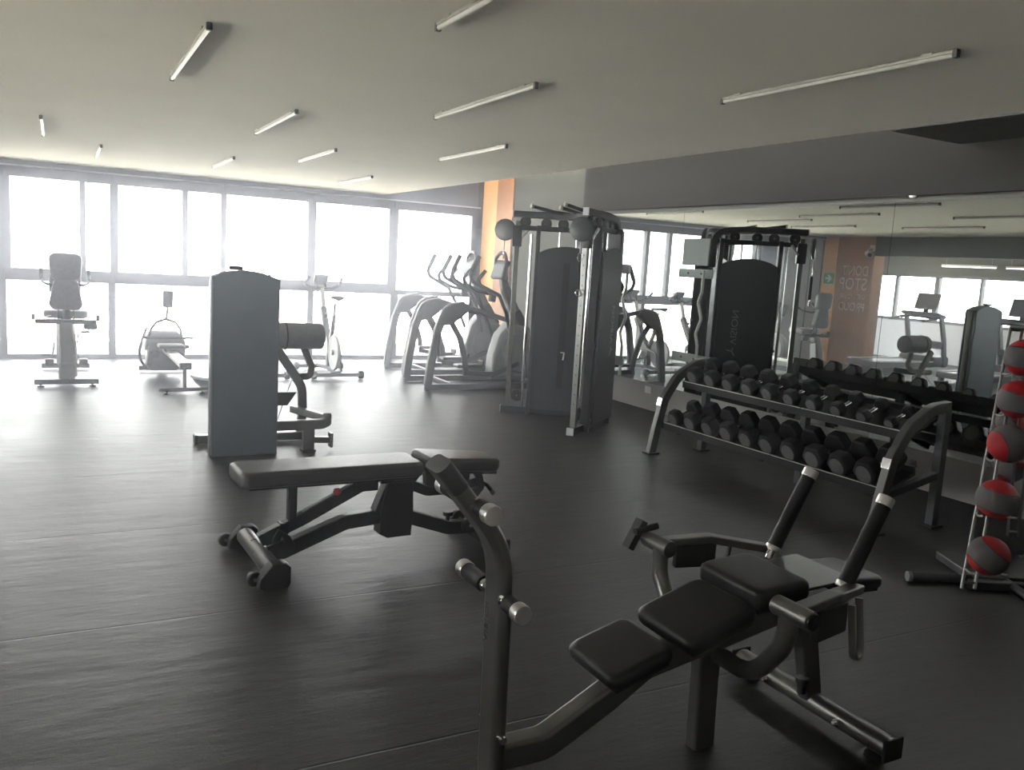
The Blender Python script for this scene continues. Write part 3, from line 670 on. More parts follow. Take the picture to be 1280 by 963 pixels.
# ================================================================ CABLE MACHINE
t = Thing('cable_machine', 'tall black dual cable machine with two smoked weight stack towers', 'cable machine', (4.80, 7.55, 0), 0.06)
FZ = Vector((0, 0, 1))
ARCH = lambda w, z0, z1, n=10: [(-w/2, z0), (w/2, z0)] + [(w/2 - w * k / n, z1 + 0.075 * math.sin(PI * k / n) ** 0.8) for k in range(n + 1)]
for sgn in (1, -1):
    P0 = V(-0.455, sgn * 0.635, 0); u = V(0.83, -sgn * 0.558, 0).normalized(); nO = V(u.y, -u.x, 0) * (1 if sgn < 0 else -1)  # nO: outward
    at = lambda a, o=0.0, z=0.0: P0 + u * a + nO * o + FZ * z
    base = t.part('base_tube', B().bar([at(-0.05, 0, .037), at(0.86, 0, .037)], 0.07, 0.07, FZ, 0.008), M_frame)
    t.part('end_cap', B().box(at(-0.056, 0, .037), (0.014, 0.074, 0.074), RZ(math.atan2(u.y, u.x)), bev=0.004), M_lgrey, base, label='pale grey end cap')
    col = t.part('adjusting_column', B().bar([at(0.02, 0, .07), at(0.02, 0, 2.06)], 0.058, 0.05, nO, 0.005), M_silver)
    hb = B()
    for k in range(17):
        z = 0.30 + k * 0.095
        hb.cyl(at(-0.006, 0, z), at(-0.0065, 0, z), 0.008, seg=10)
    ho = t.part('hole_row', hb, M_black, col); ho['kind'] = 'stuff'
    t.part('guide_rod', B().cyl(at(0.175, 0, .07), at(0.175, 0, 1.93), 0.016), M_chrome)
    bp_ = t.part('low_pulley', B().lathe([(.02, -.012), (.062, -.014), (.066, 0), (.062, .014), (.02, .012)], at(0.115, 0, .19), nO), M_black)
    t.part('axle', B().cyl(at(0.115, -.02, .19), at(0.115, .02, .19), 0.01, seg=10), M_mgrey, bp_)
    # carriage with its round guard at the top of the column
    cz = 1.90
    car = t.part('carriage', B().box(at(0.02, 0, cz), (0.10, 0.10, 0.22), RZ(math.atan2(u.y, u.x)), bev=0.01), M_black)
    disc = t.part('pulley_guard', B().lathe([(.0, -.02), (.105, -.02), (.115, -.012), (.115, .012), (.105, .02), (.0, .02)], at(-0.11, 0, cz + .06), (.70, .71, 0), 32), M_shroud, car)
    t.part('lever', B().cyl(at(0.06, .05, cz - .02), at(0.13, .07, cz + .07), 0.011).cyl(at(0.11, .065, cz + .045), at(0.14, .073, cz + .085), 0.015, bev=.003), M_alu, car)
    cab = t.part('cable', B().tube([at(-0.115, 0, cz - .05), at(-0.115, 0, cz - .16)], 0.006, 8), M_lgrey)
    t.part('carabiner', B().tube([at(-0.115, .018, cz - .17), at(-0.115, .022, cz - .22), at(-0.115, 0, cz - .245), at(-0.115, -.022, cz - .22), at(-0.115, -.018, cz - .17), at(-.115, 0, cz - .155)], 0.005, 8, closed=True), M_chrome, cab)
    if sgn < 0:
        st = t.part('strap_handle', B().bar([at(-0.115, 0, cz - .24), at(-0.115, 0.01, cz - .50)], 0.03, 0.012, u, 0.003), M_grip, label='black strap with metal ring ends')
        t.part('ring', B().torus(at(-0.115, 0.01, cz - .53), u, .03, .006, 20, 8), M_chrome, st)
        t.part('ring', B().torus(at(-0.115, 0.045, cz - .515), u, .02, .005, 16, 8), M_chrome, st)
    # shroud, stack, uprights
    W_ = 0.60
    for o_, nm in ((0.10, 'outer_shroud'), (-0.10, 'inner_shroud')):
        sh = t.part(nm, B().plate(ARCH(W_, 0.07, 1.74), at(0.565, o_, 0), u, FZ, 0.018, 0.006), M_shroud)
        if o_ < 0: t.part('slot', B().box(at(0.565, o_ + math.copysign(.0095, o_), 0.98), (0.07, 0.004, 1.34), RZ(math.atan2(u.y, u.x)), bev=0.0015), M_black, sh)
        if o_ > 0:
            bm = letters('VISION', 0.1, 0.003, 0.38)
            ux = FZ; uy = u if (FZ.cross(u)).dot(nO) > 0 else -u
            t.part('lettering', place(bm, at(0.70 if uy.dot(u) < 0 else 0.64, o_ + .0105, 0.86), ux, uy), M_text, sh, label='pale lettering running up the shroud')
            lg = B().bar([at(0.64, o_ + .011, .74), at(.67, o_ + .011, .79), at(.73, o_ + .011, .80)], 0.003, 0.012, nO, 0.001, fil=.02).bar([at(.67, o_ + .011, .79), at(.66, o_ + .011, .83)], 0.003, 0.012, nO, 0.001)
            t.part('emblem', lg, M_text, sh)
        else:
            t.part('weight_pin', B().tube([at(0.565, o_ - .012, .70), at(0.565, o_ - .03, .70), at(.60, o_ - .03, .70), at(.59, o_ - .03, .62)], 0.008, 8, fil=.012), M_alu, sh, label='bright weight selector pin')
    for a_ in (0.245, 0.875):
        t.part('upright', B().bar([at(a_, 0, .0), at(a_, 0, 2.02)], 0.16, 0.045, nO, 0.008), M_frame)
    cb = []
    for k in range(14): cb += [(0.10, 0.10 + k * .05), (0.10, 0.144 + k * .05), (0.094, 0.144 + k * .05), (0.094, 0.15 + k * .05)]
    comb = [(-x, z) for x, z in cb] + [(x, z) for x, z in reversed(cb)]
    t.part('weight_stack', B().plate(comb, at(0.565, 0, 0), u, FZ, 0.13), M_frame)
    for k in (-.09, .09): t.part('stack_rod', B().cyl(at(0.565 + k, 0, 0.8), at(0.565 + k, 0, 2.02), 0.011, seg=12), M_chrome)
    # top tube, bending down at the back
    top = t.part('top_tube', B().bar([at(-0.03, 0, 2.13), at(0.60, 0, 2.13), at(0.955, 0, 2.10), at(0.955, 0, 1.70)], 0.06, 0.07, nO, 0.015, fil=0.16, n=8), M_frame)
    t.part('end_cap', B().box(at(-0.034, 0, 2.13), (0.014, 0.062, 0.072), RZ(math.atan2(u.y, u.x)), bev=0.004), M_lgrey, top, label='pale grey end cap')
    t.part('cross_tube', B().bar([at(0.02, 0, 1.99), at(0.93, 0, 1.99)], 0.05, 0.05, nO, 0.006), M_frame)
    for a_ in (0.10, 0.32, 0.50, 0.74):
        pu = t.part('top_pulley', B().lathe([(.02, -.012), (.055, -.014), (.06, 0), (.055, .014), (.02, .012)], at(a_, 0, 2.045 + (.01 if a_ < .3 else 0)), nO), M_black)
        t.part('axle', B().cyl(at(a_, -.022, 2.045), at(a_, .022, 2.045), 0.012, seg=10), M_mgrey, pu)
        t.part('hanger', B().box(at(a_, -.022, 2.085), (0.05, .006, 0.10), RZ(math.atan2(u.y, u.x)), bev=.002), M_frame, pu)
# members that join the two towers
t.part('crossbar', B().bar([(-0.10, -0.40, 2.12), (-0.10, 0.40, 2.12)], 0.06, 0.06, (1, 0, 0), 0.008), M_frame)
t.part('crossbar', B().bar([(-0.02, -0.34, 1.99), (-0.02, 0.34, 1.99)], 0.05, 0.05, (1, 0, 0), 0.006), M_frame)
for y in (-0.30, 0.30):
    g = t.part('pull_up_grip', B().bar([(-0.05, y * .8, 2.15), (-0.22, y * .9, 2.16), (-0.47, y, 2.20)], 0.035, 0.035, (0, 1, 0), 0.015, fil=.1), M_grip)
    t.part('end_cap', B().cyl((-0.462, y, 2.199), (-0.492, y, 2.203), 0.022, bev=.004), M_alu, g)
g = t.part('pull_up_grip', B().bar([(-0.07, .02, 2.15), (-0.30, .02, 2.19)], 0.035, 0.035, (0, 1, 0), 0.015), M_grip)
t.part('end_cap', B().cyl((-0.295, .02, 2.19), (-0.325, .02, 2.195), 0.022, bev=.004), M_alu, g)
t.part('rear_crossbar', B().bar([(0.30, -0.20, 0.05), (0.30, 0.20, 0.05)], 0.06, 0.06, (1, 0, 0), 0.006), M_frame)
pl = t.part('rear_panel', B().box((0.41, 0.12, 1.86), (0.02, 0.48, 0.30), bev=0.006), M_lgrey, label='grey panel at the back of the machine')
for z in (1.62, 0.66):
    br = t.part('bar_bracket', B().box((0.425, 0.07, z), (0.03, 0.62, 0.10), bev=0.004), M_lgrey)
    for k in (-.12, .12): t.part('bolt', B().cyl((0.438, .07 + k, z), (0.446, .07 + k, z), 0.012, seg=10), M_black, br)
# curl bar stored in the rear brackets
zz = [(0.475, -0.14, 0.50), (0.475, -0.14, 0.82), (0.475, -0.09, 0.95), (0.475, -0.17, 1.12), (0.475, -0.09, 1.30), (0.475, -0.14, 1.42), (0.475, -0.14, 1.66)]
Mr = Matrix.Rotation(0.06, 4, 'Z'); zz = [Mr @ V(p) + V(4.80, 7.55, 0) for p in zz]
o = tag(link('curl_bar', B().tube(zz, 0.017, 12, fil=0.06), M_barsteel), 'zigzag chrome curl bar hung upright behind the cable machine, seen in the mirror', 'barbell')
o.location = (0, 0, 0)

# ================================================================ DUMBBELL RACK
t = Thing('dumbbell_rack', 'two-tier dumbbell rack with arched silver end frames in front of the mirror', 'dumbbell rack', (4.95, 4.82, 0), world=True)
S = (0, 1, 0)
for y in (6.0, 3.62):
    fr = t.part('end_frame', B().bar([(4.66, y, 0.0), (4.70, y, 0.22), (4.765, y, 0.50), (4.90, y, 0.70), (5.10, y, 0.815), (5.26, y, 0.83)], 0.06, 0.075, S, 0.008, fil=0.25, n=8), M_rack)
    t.part('rear_leg', B().bar([(5.245, y, 0.0), (5.245, y, 0.81)], 0.06, 0.06, S, 0.006), M_plastic)
    t.part('cross_strut', B().bar([(4.715, y, 0.25), (5.23, y, 0.36)], 0.05, 0.05, S, 0.005), M_frame)
    t.part('foot_plate', B().box((4.665, y, 0.008), (0.12, 0.10, 0.016), bev=0.003), M_black)
    t.part('foot_plate', B().box((5.245, y, 0.008), (0.12, 0.10, 0.016), bev=0.003), M_black)
    t.part('sticker', B().box((4.745 - .028, y, 0.47), (0.012, 0.062, 0.07), RY(-1.35 + 1.571), bev=.002), M_chrome, fr, label='bright metal band on the front leg')
TA = math.atan2(0.13, 0.32)
trays = {'upper': (4.93, 0.615), 'lower': (4.755, 0.245)}
for nm, (x0, z0) in trays.items():
    ca, sa = math.cos(TA), math.sin(TA)
    pr = [(x0 - .004, z0 + .055), (x0, z0 - .005), (x0 + .34 * ca, z0 + .34 * sa), (x0 + .34 * ca - .015, z0 + .34 * sa + .05)]
    th = 0.014
    poly = [(x0 - .006, z0 + .05), (x0 - .006, z0 - th), (x0 + .34 * ca + th * sa, z0 + .34 * sa - th * ca), (x0 + .34 * ca + .012 - .02, z0 + .34 * sa + .05), (x0 + .34 * ca - .012 - .02, z0 + .34 * sa + .045), (x0 + .34 * ca - .01, z0 + .34 * sa + .004), (x0 + .012, z0 + .008), (x0 + .008, z0 + .05)]
    tr = t.part('tray', B().plate(poly, (0, 4.81, 0), (1, 0, 0), (0, 0, 1), 2.30), M_tray)
    t.part('front_lip', B().bar([(x0 - .009, 5.95, z0 + .045), (x0 - .009, 3.67, z0 + .045)], 0.006, 0.006, (1, 0, 0), 0.002), M_alu, tr, label='bright front edge of the tray')
    for y in (5.82, 4.81, 3.80):
        t.part('tray_bracket', B().bar([(x0 + .05, y, z0 - .02), (5.24, y, z0 + .02 + (5.24 - x0) * .28)], 0.045, 0.05, S, 0.004), M_tray)
t.part('rear_beam', B().bar([(5.25, 5.98, 0.60), (5.25, 3.64, 0.60)], 0.05, 0.06, (1, 0, 0), 0.006), M_tray)
t.part('middle_leg', B().bar([(5.245, 4.81, 0.0), (5.245, 4.81, 0.70)], 0.06, 0.06, S, 0.006), M_plastic)

# dumbbells: hexagonal rubber heads, chrome handle
def dumbbell(r):
    """Local axis x (front end at -x), resting on z = 0."""
    hexa = lambda rr: [(rr * math.cos(PI / 6 + k * PI / 3), rr * math.sin(PI / 6 + k * PI / 3)) for k in range(6)]
    tt = Thing('dumbbell', '', 'dumbbell')
    R_ = r / math.cos(PI / 6); hl = r * 1.15 + 0.005; gap = 0.062
    for d in (-1, 1):
        b = B()
        rings = []
        for a_, k in ((gap, .80), (gap + .012, .98), (gap + .02, 1.0), (gap + hl - .02, 1.0), (gap + hl - .008, .95), (gap + hl, .80)):
            hx = []
            for q in range(6):   # softened corners: three points per corner
                for e in (-.13, 0, .13):
                    an = q * PI / 3 + e + PI / 6; rr = R_ * k * (0.985 if e == 0 else 0.955)
                    hx.append(V(d * a_, rr * math.sin(an), rr * math.cos(an) + r))
            rings.append(b._loop(hx))
        b._skin(rings)
        hd = tt.part('head', b, M_head)
        tt.part('end_cap', B().lathe([(.0, 0), (r * .70, 0), (r * .74, .002), (r * .72, .005), (0, .006)], (d * (gap + hl - .001), 0, r), (d, 0, 0), 20), M_headend, hd, label='grey end cap')
    tt.part('handle', B().lathe([(.013, -gap - .02), (.0135, -.05), (.0165, -.02), (.017, 0), (.0165, .02), (.0135, .05), (.013, gap + .02)], (0, 0, r), (1, 0, 0), 16), M_chrome)
    return tt.o
ords = ['first', 'second', 'third', 'fourth', 'fifth', 'sixth', 'seventh', 'eighth', 'ninth', 'tenth']
protos = {}
for tier, radii in (('upper', [.074, .074, .072, .070, .068, .064, .060, .056, .051, .046]), ('lower', [.070, .078, .078, .080, .080, .082, .082, .084, .084, .086])):
    x0, z0 = trays[tier]
    for i, r in enumerate(radii):
        if r not in protos: o = protos[r] = dumbbell(r)
        else: o = copy_tree(protos[r])
        L = 0.062 + r * 1.15 + .005
        dc = L + 0.03
        o.location = (x0 + dc * math.cos(TA) - 0.012 * math.sin(TA), 5.845 - .2265 * i, z0 + dc * math.sin(TA) + 0.012)
        o.rotation_euler = (0, -TA, 0)
        where = 'at the left end of' if i == 0 else 'at the right end of' if i == 9 else '%s from the left on' % ords[i]
        o['label'] = 'black rubber dumbbell %s the %s tier of the rack' % (where, tier)
        o['group'] = 'dumbbells on the %s tier' % tier

# ================================================================ MEDICINE BALL RACK
RK = V(4.70, 2.72, 0)
t = Thing('ball_rack', 'upright rack of thin steel rods holding red and grey balls', 'ball rack', (4.70, 2.72, 0), world=True)
rd = V(.884, -.464, 0).normalized()      # across the rack
fw = V(-.464, -.884, 0).normalized()     # towards the room
balls = [(4.27, 2.60, .245), (4.37, 2.66, .525), (4.50, 2.72, .805), (4.62, 2.775, 1.035), (4.72, 2.83, 1.255)]
def rodpt(z, side, back=False):
    k = (z - .245) / 1.01
    c = V(4.27 + .45 * k, 2.60 + .23 * k, z)
    off = (-fw) * 0.105
    p = c + off + rd * (side * .034 - .012)
    if back:
        m = V(4.84, 2.92, 0); p2 = V(2 * m.x - p.x, 2 * m.y - p.y, z); return p2
    return p
for back in (False, True):
    for s in (-1, 1):
        t.part('rod', B().tube([rodpt(0.05, s, back), rodpt(1.42, s, back)], 0.009, 12), M_rod)
    for z in (0.08, 1.40): t.part('rung', B().tube([rodpt(z, -1, back), rodpt(z, 1, back)], 0.008, 10), M_rod)
for x, y, z in balls:
    for s in (-1, 1):
        c = V(x, y, z)
        t.part('cradle_hook', B().tube([rodpt(z - .10, s), c + rd * (s * .085) + V(0, 0, -.098), c + rd * (s * .088) + fw * .05 + V(0, 0, -.085)], 0.006, 8, fil=.03), M_rod)
t.part('top_cap', B().bar([rodpt(1.42, 0), rodpt(1.42, 0, True)], .16, .03, rd, .01), M_black)
fa, fb = V(4.53, 2.99, 0.03), V(4.69, 2.55, 0.03)
t.part('base_bar', B().bar([V(4.50, 3.03, .03) + V(-.15, -.3, 0), V(4.50, 3.03, .03) + V(-.15, -.3, 0) + rd * .36], .05, .05, FZ, .008), M_frame)
def foot(p0, p1):
    f_ = t.part('foot', B().cyl(p0, p1, .026, bev=.004), M_frame)
    d = (V(p0) - V(p1)).normalized()
    t.part('foot_tip', B().cyl(V(p0) - d * .004, V(p0) + d * .02, .028, bev=.004), M_mgrey, f_, label='pale foot tip')
foot((4.13, 2.93, .03), (4.60, 2.70, .03)); foot((4.36, 2.30, .03), (4.60, 2.70, .03)); foot((5.25, 3.22, .03), (4.90, 3.0, .03)); foot((5.40, 2.80, .03), (4.95, 2.95, .03))
t.part('hub', B().box((4.74, 2.83, .035), (.5, .42, .05), RZ(-.48), bev=.01), M_frame)
def two_tone_ball(name, loc, r, rot, label, group):
    b = B().ball((0, 0, 0), r, u=32, v=20)
    q = RZ(rot[2]) @ RX(rot[0]) @ RY(rot[1]); ax = q @ V(0, 0, 1)
    for f in b.bm.faces:
        c = f.calc_center_median().normalized()
        f.material_index = 0 if abs(c.dot(ax)) > 0.52 else 1
    o = link(name, b, [M_red, M_bgrey]); o.location = loc
    # moulded seam rings between the two colours
    for s in (-1, 1):
        link('seam', B().torus(ax * (s * r * .52), ax, r * math.sqrt(1 - .27) + .0005, .0022, 40, 6), M_black, o)
    return tag(o, label, 'ball', group)
bl = ['red and grey medicine ball at the bottom of the near rack column', 'red and grey medicine ball second from the bottom of the near column', 'red and grey medicine ball in the middle of the near column', 'red and grey medicine ball second from the top, nearest column', 'red and grey medicine ball at the top, cut by the photo edge']
rots = [(.5, .3, 0), (.12, .05, 0), (1.2, .5, .6), (.15, -.1, 0), (.1, .1, 0)]
for p, l, q in zip(balls, bl, rots): two_tone_ball('medicine_ball', p, .103, q, l, 'medicine balls on the rack')
for i, ((x, y, z), l) in enumerate(zip(balls[:3], ('bottom', 'second', 'middle'))):
    two_tone_ball('medicine_ball', (9.68 - x, 5.84 - y, z), .103, (.2 + .3 * i, .1, 0), 'red and grey medicine ball on the far side of the rack, %s level' % l, 'medicine balls on the rack')
# ================================================================ LEG MACHINE WITH GREY WEIGHT TOWER
t = Thing('leg_machine', 'grey weight stack tower of a leg machine with a thick roller pad beside it', 'weight machine', (1.265, 6.8, 0), world=True)
def arch_top(x0, x1, z0, z1, up, n=14): return [(x0, z0), (x1, z0)] + [(x1 + (x0 - x1) * k / n, z1 + up * math.sin(PI * k / n)) for k in range(n + 1)]
sh = t.part('front_shroud', B().plate(arch_top(1.01, 1.52, 0.0, 1.375, .055), (0, 6.72, 0), (1, 0, 0), (0, 0, 1), 0.03, 0.01), M_tower)
t.part('trim_strip', B().box((1.018, 6.70, 0.69), (0.010, 0.006, 1.34), bev=0.002), M_mgrey, sh)
t.part('rear_shroud', B().plate(arch_top(1.03, 1.50, 0.05, 1.36, .05), (0, 6.865, 0), (1, 0, 0), (0, 0, 1), 0.02, 0.006), M_tower)
for x in (1.035, 1.495): t.part('upright', B().bar([(x, 6.795, 0), (x, 6.795, 1.36)], 0.07, 0.045, (0, 1, 0), 0.008), M_silver)
cb = []
for k in range(14): cb += [(0.15, 0.12 + k * .04), (0.15, 0.155 + k * .04), (0.143, 0.155 + k * .04), (0.143, 0.16 + k * .04)]
t.part('weight_stack', B().plate([(-x, z) for x, z in cb] + [(x, z) for x, z in reversed(cb)], (1.265, 6.795, 0), (1, 0, 0), (0, 0, 1), 0.09), M_frame)
for x in (1.18, 1.35): t.part('stack_rod', B().cyl((x, 6.795, .6), (x, 6.795, 1.37), .011, seg=10), M_chrome)
t.part('top_cover', B().bar([(1.02, 6.79, 1.37), (1.14, 6.79, 1.41), (1.265, 6.79, 1.425), (1.39, 6.79, 1.41), (1.51, 6.79, 1.365)], 0.14, 0.02, (0, 1, 0), 0.006), M_tower)
t.part('pull_knob', B().box((1.20, 6.79, 1.448), (0.10, 0.06, 0.03), bev=0.01), M_plastic)
t.part('base_tube', B().bar([(0.985, 7.20, 0.04), (1.90, 7.20, 0.04)], 0.08, 0.07, (0, 1, 0), 0.012).bar([(1.265, 6.75, .04), (1.265, 7.2, .04)], .08, .07, (1, 0, 0), .012), M_silver)
t.part('foot', B().box((0.975, 7.20, 0.04), (0.03, 0.10, 0.08), bev=0.01), M_black)
t.part('side_post', B().bar([(1.775, 6.74, 0.0), (1.775, 6.74, 0.22)], 0.07, 0.09, (0, 1, 0), 0.01), M_silver)
t.part('foot_pad', B().box((1.775, 6.74, 0.012), (0.11, 0.10, 0.024), bev=0.006), M_black)
t.part('side_rail', B().bar([(1.50, 6.74, 0.222), (1.88, 6.74, 0.225), (1.935, 6.76, 0.245), (1.94, 6.80, 0.27)], 0.08, 0.07, FZ, 0.014, fil=.06), M_silver)
t.part('upper_rail', B().bar([(1.94, 6.78, 0.26), (1.76, 7.20, 0.27)], 0.06, 0.07, FZ, 0.014), M_silver)
t.part('stub_rail', B().bar([(1.78, 6.74, 0.10), (1.95, 6.74, 0.09)], 0.05, 0.05, (0, 1, 0), 0.008).box((1.96, 6.74, 0.09), (0.025, 0.08, 0.12), bev=0.008), M_silver)
t.part('lever_arm', B().bar([(1.60, 7.20, 0.80), (1.74, 7.20, 0.60), (1.83, 7.20, 0.46), (1.84, 7.20, 0.24), (1.82, 7.20, .05)], 0.05, 0.075, (0, 1, 0), 0.012, fil=0.2, n=8), M_silver)
ra = t.part('roller_arm', B().bar([(1.84, 7.30, 0.84), (1.93, 7.28, 0.62), (1.90, 7.24, 0.545), (1.80, 7.20, 0.55)], 0.045, 0.06, (0, 1, 0), 0.012, fil=0.06), M_silver)
t.part('roller_pad', B().lathe([(.02, 0), (.095, .004), (.112, .02), (.114, .2), (.112, .41), (.095, .426), (.02, .43)], (1.60, 7.30, 0.885), (1, 0, 0), 28), M_gpad, ra)
t.part('roller_band', B().torus((1.70, 7.30, 0.885), (1, 0, 0), .113, .007, 28, 8), M_black, ra)
t.part('foot_board', B().plate([(1.50, .34), (1.66, .34), (1.735, .45), (1.50, .45)], (0, 7.0, 0), (1, 0, 0), (0, 0, 1), 0.05, 0.008), M_plastic)
t.part('cable', B().tube([(1.76, 7.2, 0.56), (1.67, 7.1, 0.40), (1.55, 6.9, .2)], 0.004, 8), M_mgrey)
t.part('seat_pad', rounded_pad(.40, .34, .07, .05).xf((1.45, 7.55, .50)), M_pad)
t.part('seat_post', B().bar([(1.45, 7.45, .04), (1.45, 7.5, .44)], .07, .07, (1, 0, 0), .01), M_silver)

# ================================================================ RECUMBENT BIKE (seen from behind)
t = Thing('recumbent_bike', 'recumbent exercise bike with a tall two-part seat, seen from behind at the left window', 'exercise bike', (0.075, 10.9, 0), world=True)
X0 = 0.075
t.part('rear_foot', B().bar([(X0 - .31, 10.36, 0.055), (X0 + .31, 10.36, 0.055)], 0.08, 0.055, (0, 1, 0), 0.012), M_plastic)
for d in (-1, 1): t.part('leveller', B().lathe([(.035, 0), (.035, .012), (.012, .016), (.012, .04)], (X0 + d * .25, 10.36, 0), (0, 0, 1)), M_black)
t.part('front_foot', B().bar([(X0 - .26, 11.75, 0.05), (X0 + .26, 11.75, 0.05)], 0.09, 0.06, (0, 1, 0), 0.012), M_plastic)
hs = t.part('rear_column', B().bar([(X0, 10.42, 0.03), (X0, 10.43, 0.25), (X0, 10.47, 0.50), (X0, 10.55, 0.66)], 0.16, 0.14, (1, 0, 0), 0.03, fil=.1, taper=(1.0, .82)), M_mgrey)
t.part('side_cover', B().bar([(X0 + .09, 10.44, 0.10), (X0 + .095, 10.46, 0.36), (X0 + .08, 10.5, 0.56)], 0.02, 0.12, (1, 0, 0), 0.008, fil=.1), M_white, hs)
t.part('main_beam', B().bar([(X0, 10.40, 0.13), (X0, 11.10, 0.16), (X0, 11.75, 0.13)], 0.14, 0.16, (1, 0, 0), 0.03), M_lgrey)
t.part('flywheel_cover', B().lathe([(.02, -.10), (.25, -.10), (.29, -.06), (.29, .06), (.25, .10), (.02, .10)], (X0, 11.45, 0.36), (1, 0, 0), 32), M_lgrey)
for d in (-1, 1):
    ck = t.part('crank', B().bar([(X0 + d * .12, 11.40, .36), (X0 + d * .14, 11.33 if d < 0 else 11.47, .23 if d < 0 else .49)], .02, .03, (1, 0, 0), .006), M_chrome)
    t.part('pedal', B().box((X0 + d * .21, 11.33 if d < 0 else 11.47, .23 if d < 0 else .49), (.10, .09, .03), bev=.008), M_black, ck)
for d in (-1, 1): t.part('foot_peg', B().box((X0 + d * .165, 10.52, .245), (.09, .08, .08), bev=.02), M_plastic)
cr = t.part('seat_carriage', B().box((X0, 10.55, 0.69), (0.60, 0.10, 0.05), bev=0.012).box((X0 + .24, 10.56, .645), (.14, .10, .08), bev=.02), M_plastic)
for d in (-1, 1):
    t.part('carriage_knob', B().box((X0 + d * .315, 10.55, .735), (.04, .05, .07), bev=.012), M_plastic, cr)
    t.part('back_tube', B().tube([(X0 + d * .075, 10.60, .69), (X0 + d * .075, 10.52, .86), (X0 + d * .07, 10.45, 1.0)], .011, 10), M_chrome)
t.part('seat_post', B().lathe([(.05, 0), (.04, .05), (.045, .09), (.025, .14)], (X0, 10.58, .71), (0, -.1, 1)), M_plastic)
t.part('seat_pad', rounded_pad(.44, .42, .09, .12).xf((X0, 10.80, .76)), M_gpad)
rt = Matrix.Rotation(PI / 2 - .12, 3, 'X')
def backpad(w0, w1, z0, z1, y, name):
    b = B(); n = 8; rings = []
    H = z1 - z0; ou = []
    r = .07
    for cx, cz, a0, w_ in ((w1 - r, H - r, 0, 1), (-(w1 - r), H - r, PI / 2, 1), (-(w0 - r), r, PI, 0), (w0 - r, r, 1.5 * PI, 0)):
        for k in range(7):
            a = a0 + k / 6 * PI / 2; ou.append((cx + r * math.cos(a), cz + r * math.sin(a)))
    for ins, yy in ((.02, .045), (.004, .04), (0, .02), (0, -.02), (.004, -.04), (.02, -.048), (.08, -.055)):
        rings.append(b._loop([V(X0 + x * (1 - ins / w1), y + yy + (z - H / 2) * -.06, z0 + H / 2 + (z - H / 2) * (1 - 2 * ins / H)) for x, z in ou]))
    b._skin(rings); return t.part(name, b, M_gpad)
bp1 = backpad(.165, .125, .825, 1.165, 10.46, 'lower_back_pad')
bp2 = backpad(.150, .160, 1.145, 1.435, 10.44, 'upper_back_pad')
for d in (-1, 1):
    h = t.part('side_handle', B().tube([(X0 + d * .12, 10.50, 1.10), (X0 + d * .17, 10.52, 1.09), (X0 + d * .225, 10.66, 1.11), (X0 + d * .235, 10.82, 1.16)], .014, 12, fil=.05), M_plastic)
    t.part('grip', B().tube([(X0 + d * .233, 10.74, 1.135), (X0 + d * .236, 10.86, 1.18), (X0 + d * .236, 10.9, 1.24)], .02, 12, fil=.04), M_grip, h)
t.part('console_mast', B().bar([(X0, 11.65, .2), (X0, 11.58, .7), (X0, 11.48, .98)], .06, .05, (1, 0, 0), .012, fil=.1), M_mgrey)
cs = t.part('console', B().box((X0, 11.45, 1.06), (.34, .06, .22), RX(.35), bev=.02), M_plastic)
t.part('screen', B().box((X0, 11.418, 1.07), (.26, .004, .15), RX(.35)), M_screen, cs)
t.part('brake_lever', B().tube([(X0 - .10, 10.52, .72), (X0 - .16, 10.48, .755), (X0 - .22, 10.46, .735)], .008, 8, fil=.03), M_chrome)
t.part('cable_loop', B().tube([(X0 + .08, 10.46, .60), (X0 + .16, 10.44, .575), (X0 + .24, 10.48, .62)], .005, 8, fil=.05), M_black)

# ================================================================ ROWER (seen from behind)
t = Thing('rowing_machine', 'rowing machine with an upright monitor, seen from behind beside the grey tower', 'rowing machine', (1.15, 10.4, 0), world=True)
X0 = 1.19
t.part('rear_foot', B().bar([(.94, 9.72, .05), (1.46, 9.72, .05)], .06, .04, (0, 1, 0), .01), M_plastic)
for x in (1.02, 1.38): t.part('leveller', B().lathe([(.03, 0), (.03, .01), (.01, .014), (.01, .04)], (x, 9.72, 0), (0, 0, 1)), M_black)
t.part('rear_leg', B().bar([(1.20, 9.72, .05), (1.20, 9.74, .29)], .035, .05, (1, 0, 0), .008), M_plastic)
rl = t.part('seat_rail', B().bar([(1.20, 9.66, .315), (1.17, 10.4, .335), (1.13, 11.1, .35)], .11, .06, (1, 0, 0), .01), M_alu)
t.part('rail_cap', B().box((1.20, 9.655, .312), (.125, .03, .075), bev=.01), M_black, rl)
st = t.part('seat', B().box((1.155, 10.62, .42), (.28, .24, .05), bev=.02), M_pad)
t.part('seat_carriage', B().box((1.155, 10.62, .38), (.13, .20, .05), bev=.01), M_black, st)
hu = t.part('flywheel_housing', B().lathe([(.03, -.20), (.20, -.20), (.25, -.14), (.25, .14), (.20, .20), (.03, .20)], (1.13, 11.15, .31), (1, 0, 0), 32), M_plastic)
t.part('housing_shoulder', B().box((1.13, 11.02, .40), (.46, .24, .15), RX(-.2), bev=.05), M_plastic, hu)
for d in (-1, 1):
    t.part('foot_rest', B().box((1.14 + d * .14, 10.90, .29), (.13, .035, .28), RX(.6), bev=.012), M_plastic)
    t.part('foot_strap', B().bar([(1.14 + d * .13 - .065, 10.87, .31), (1.14 + d * .13, 10.83, .34), (1.14 + d * .13 + .065, 10.87, .31)], .03, .006, (0, .5, 1), .002, fil=.03), M_black)
t.part('front_foot', B().bar([(.88, 11.5, .05), (1.40, 11.5, .05)], .08, .06, (0, 1, 0), .012), M_plastic)
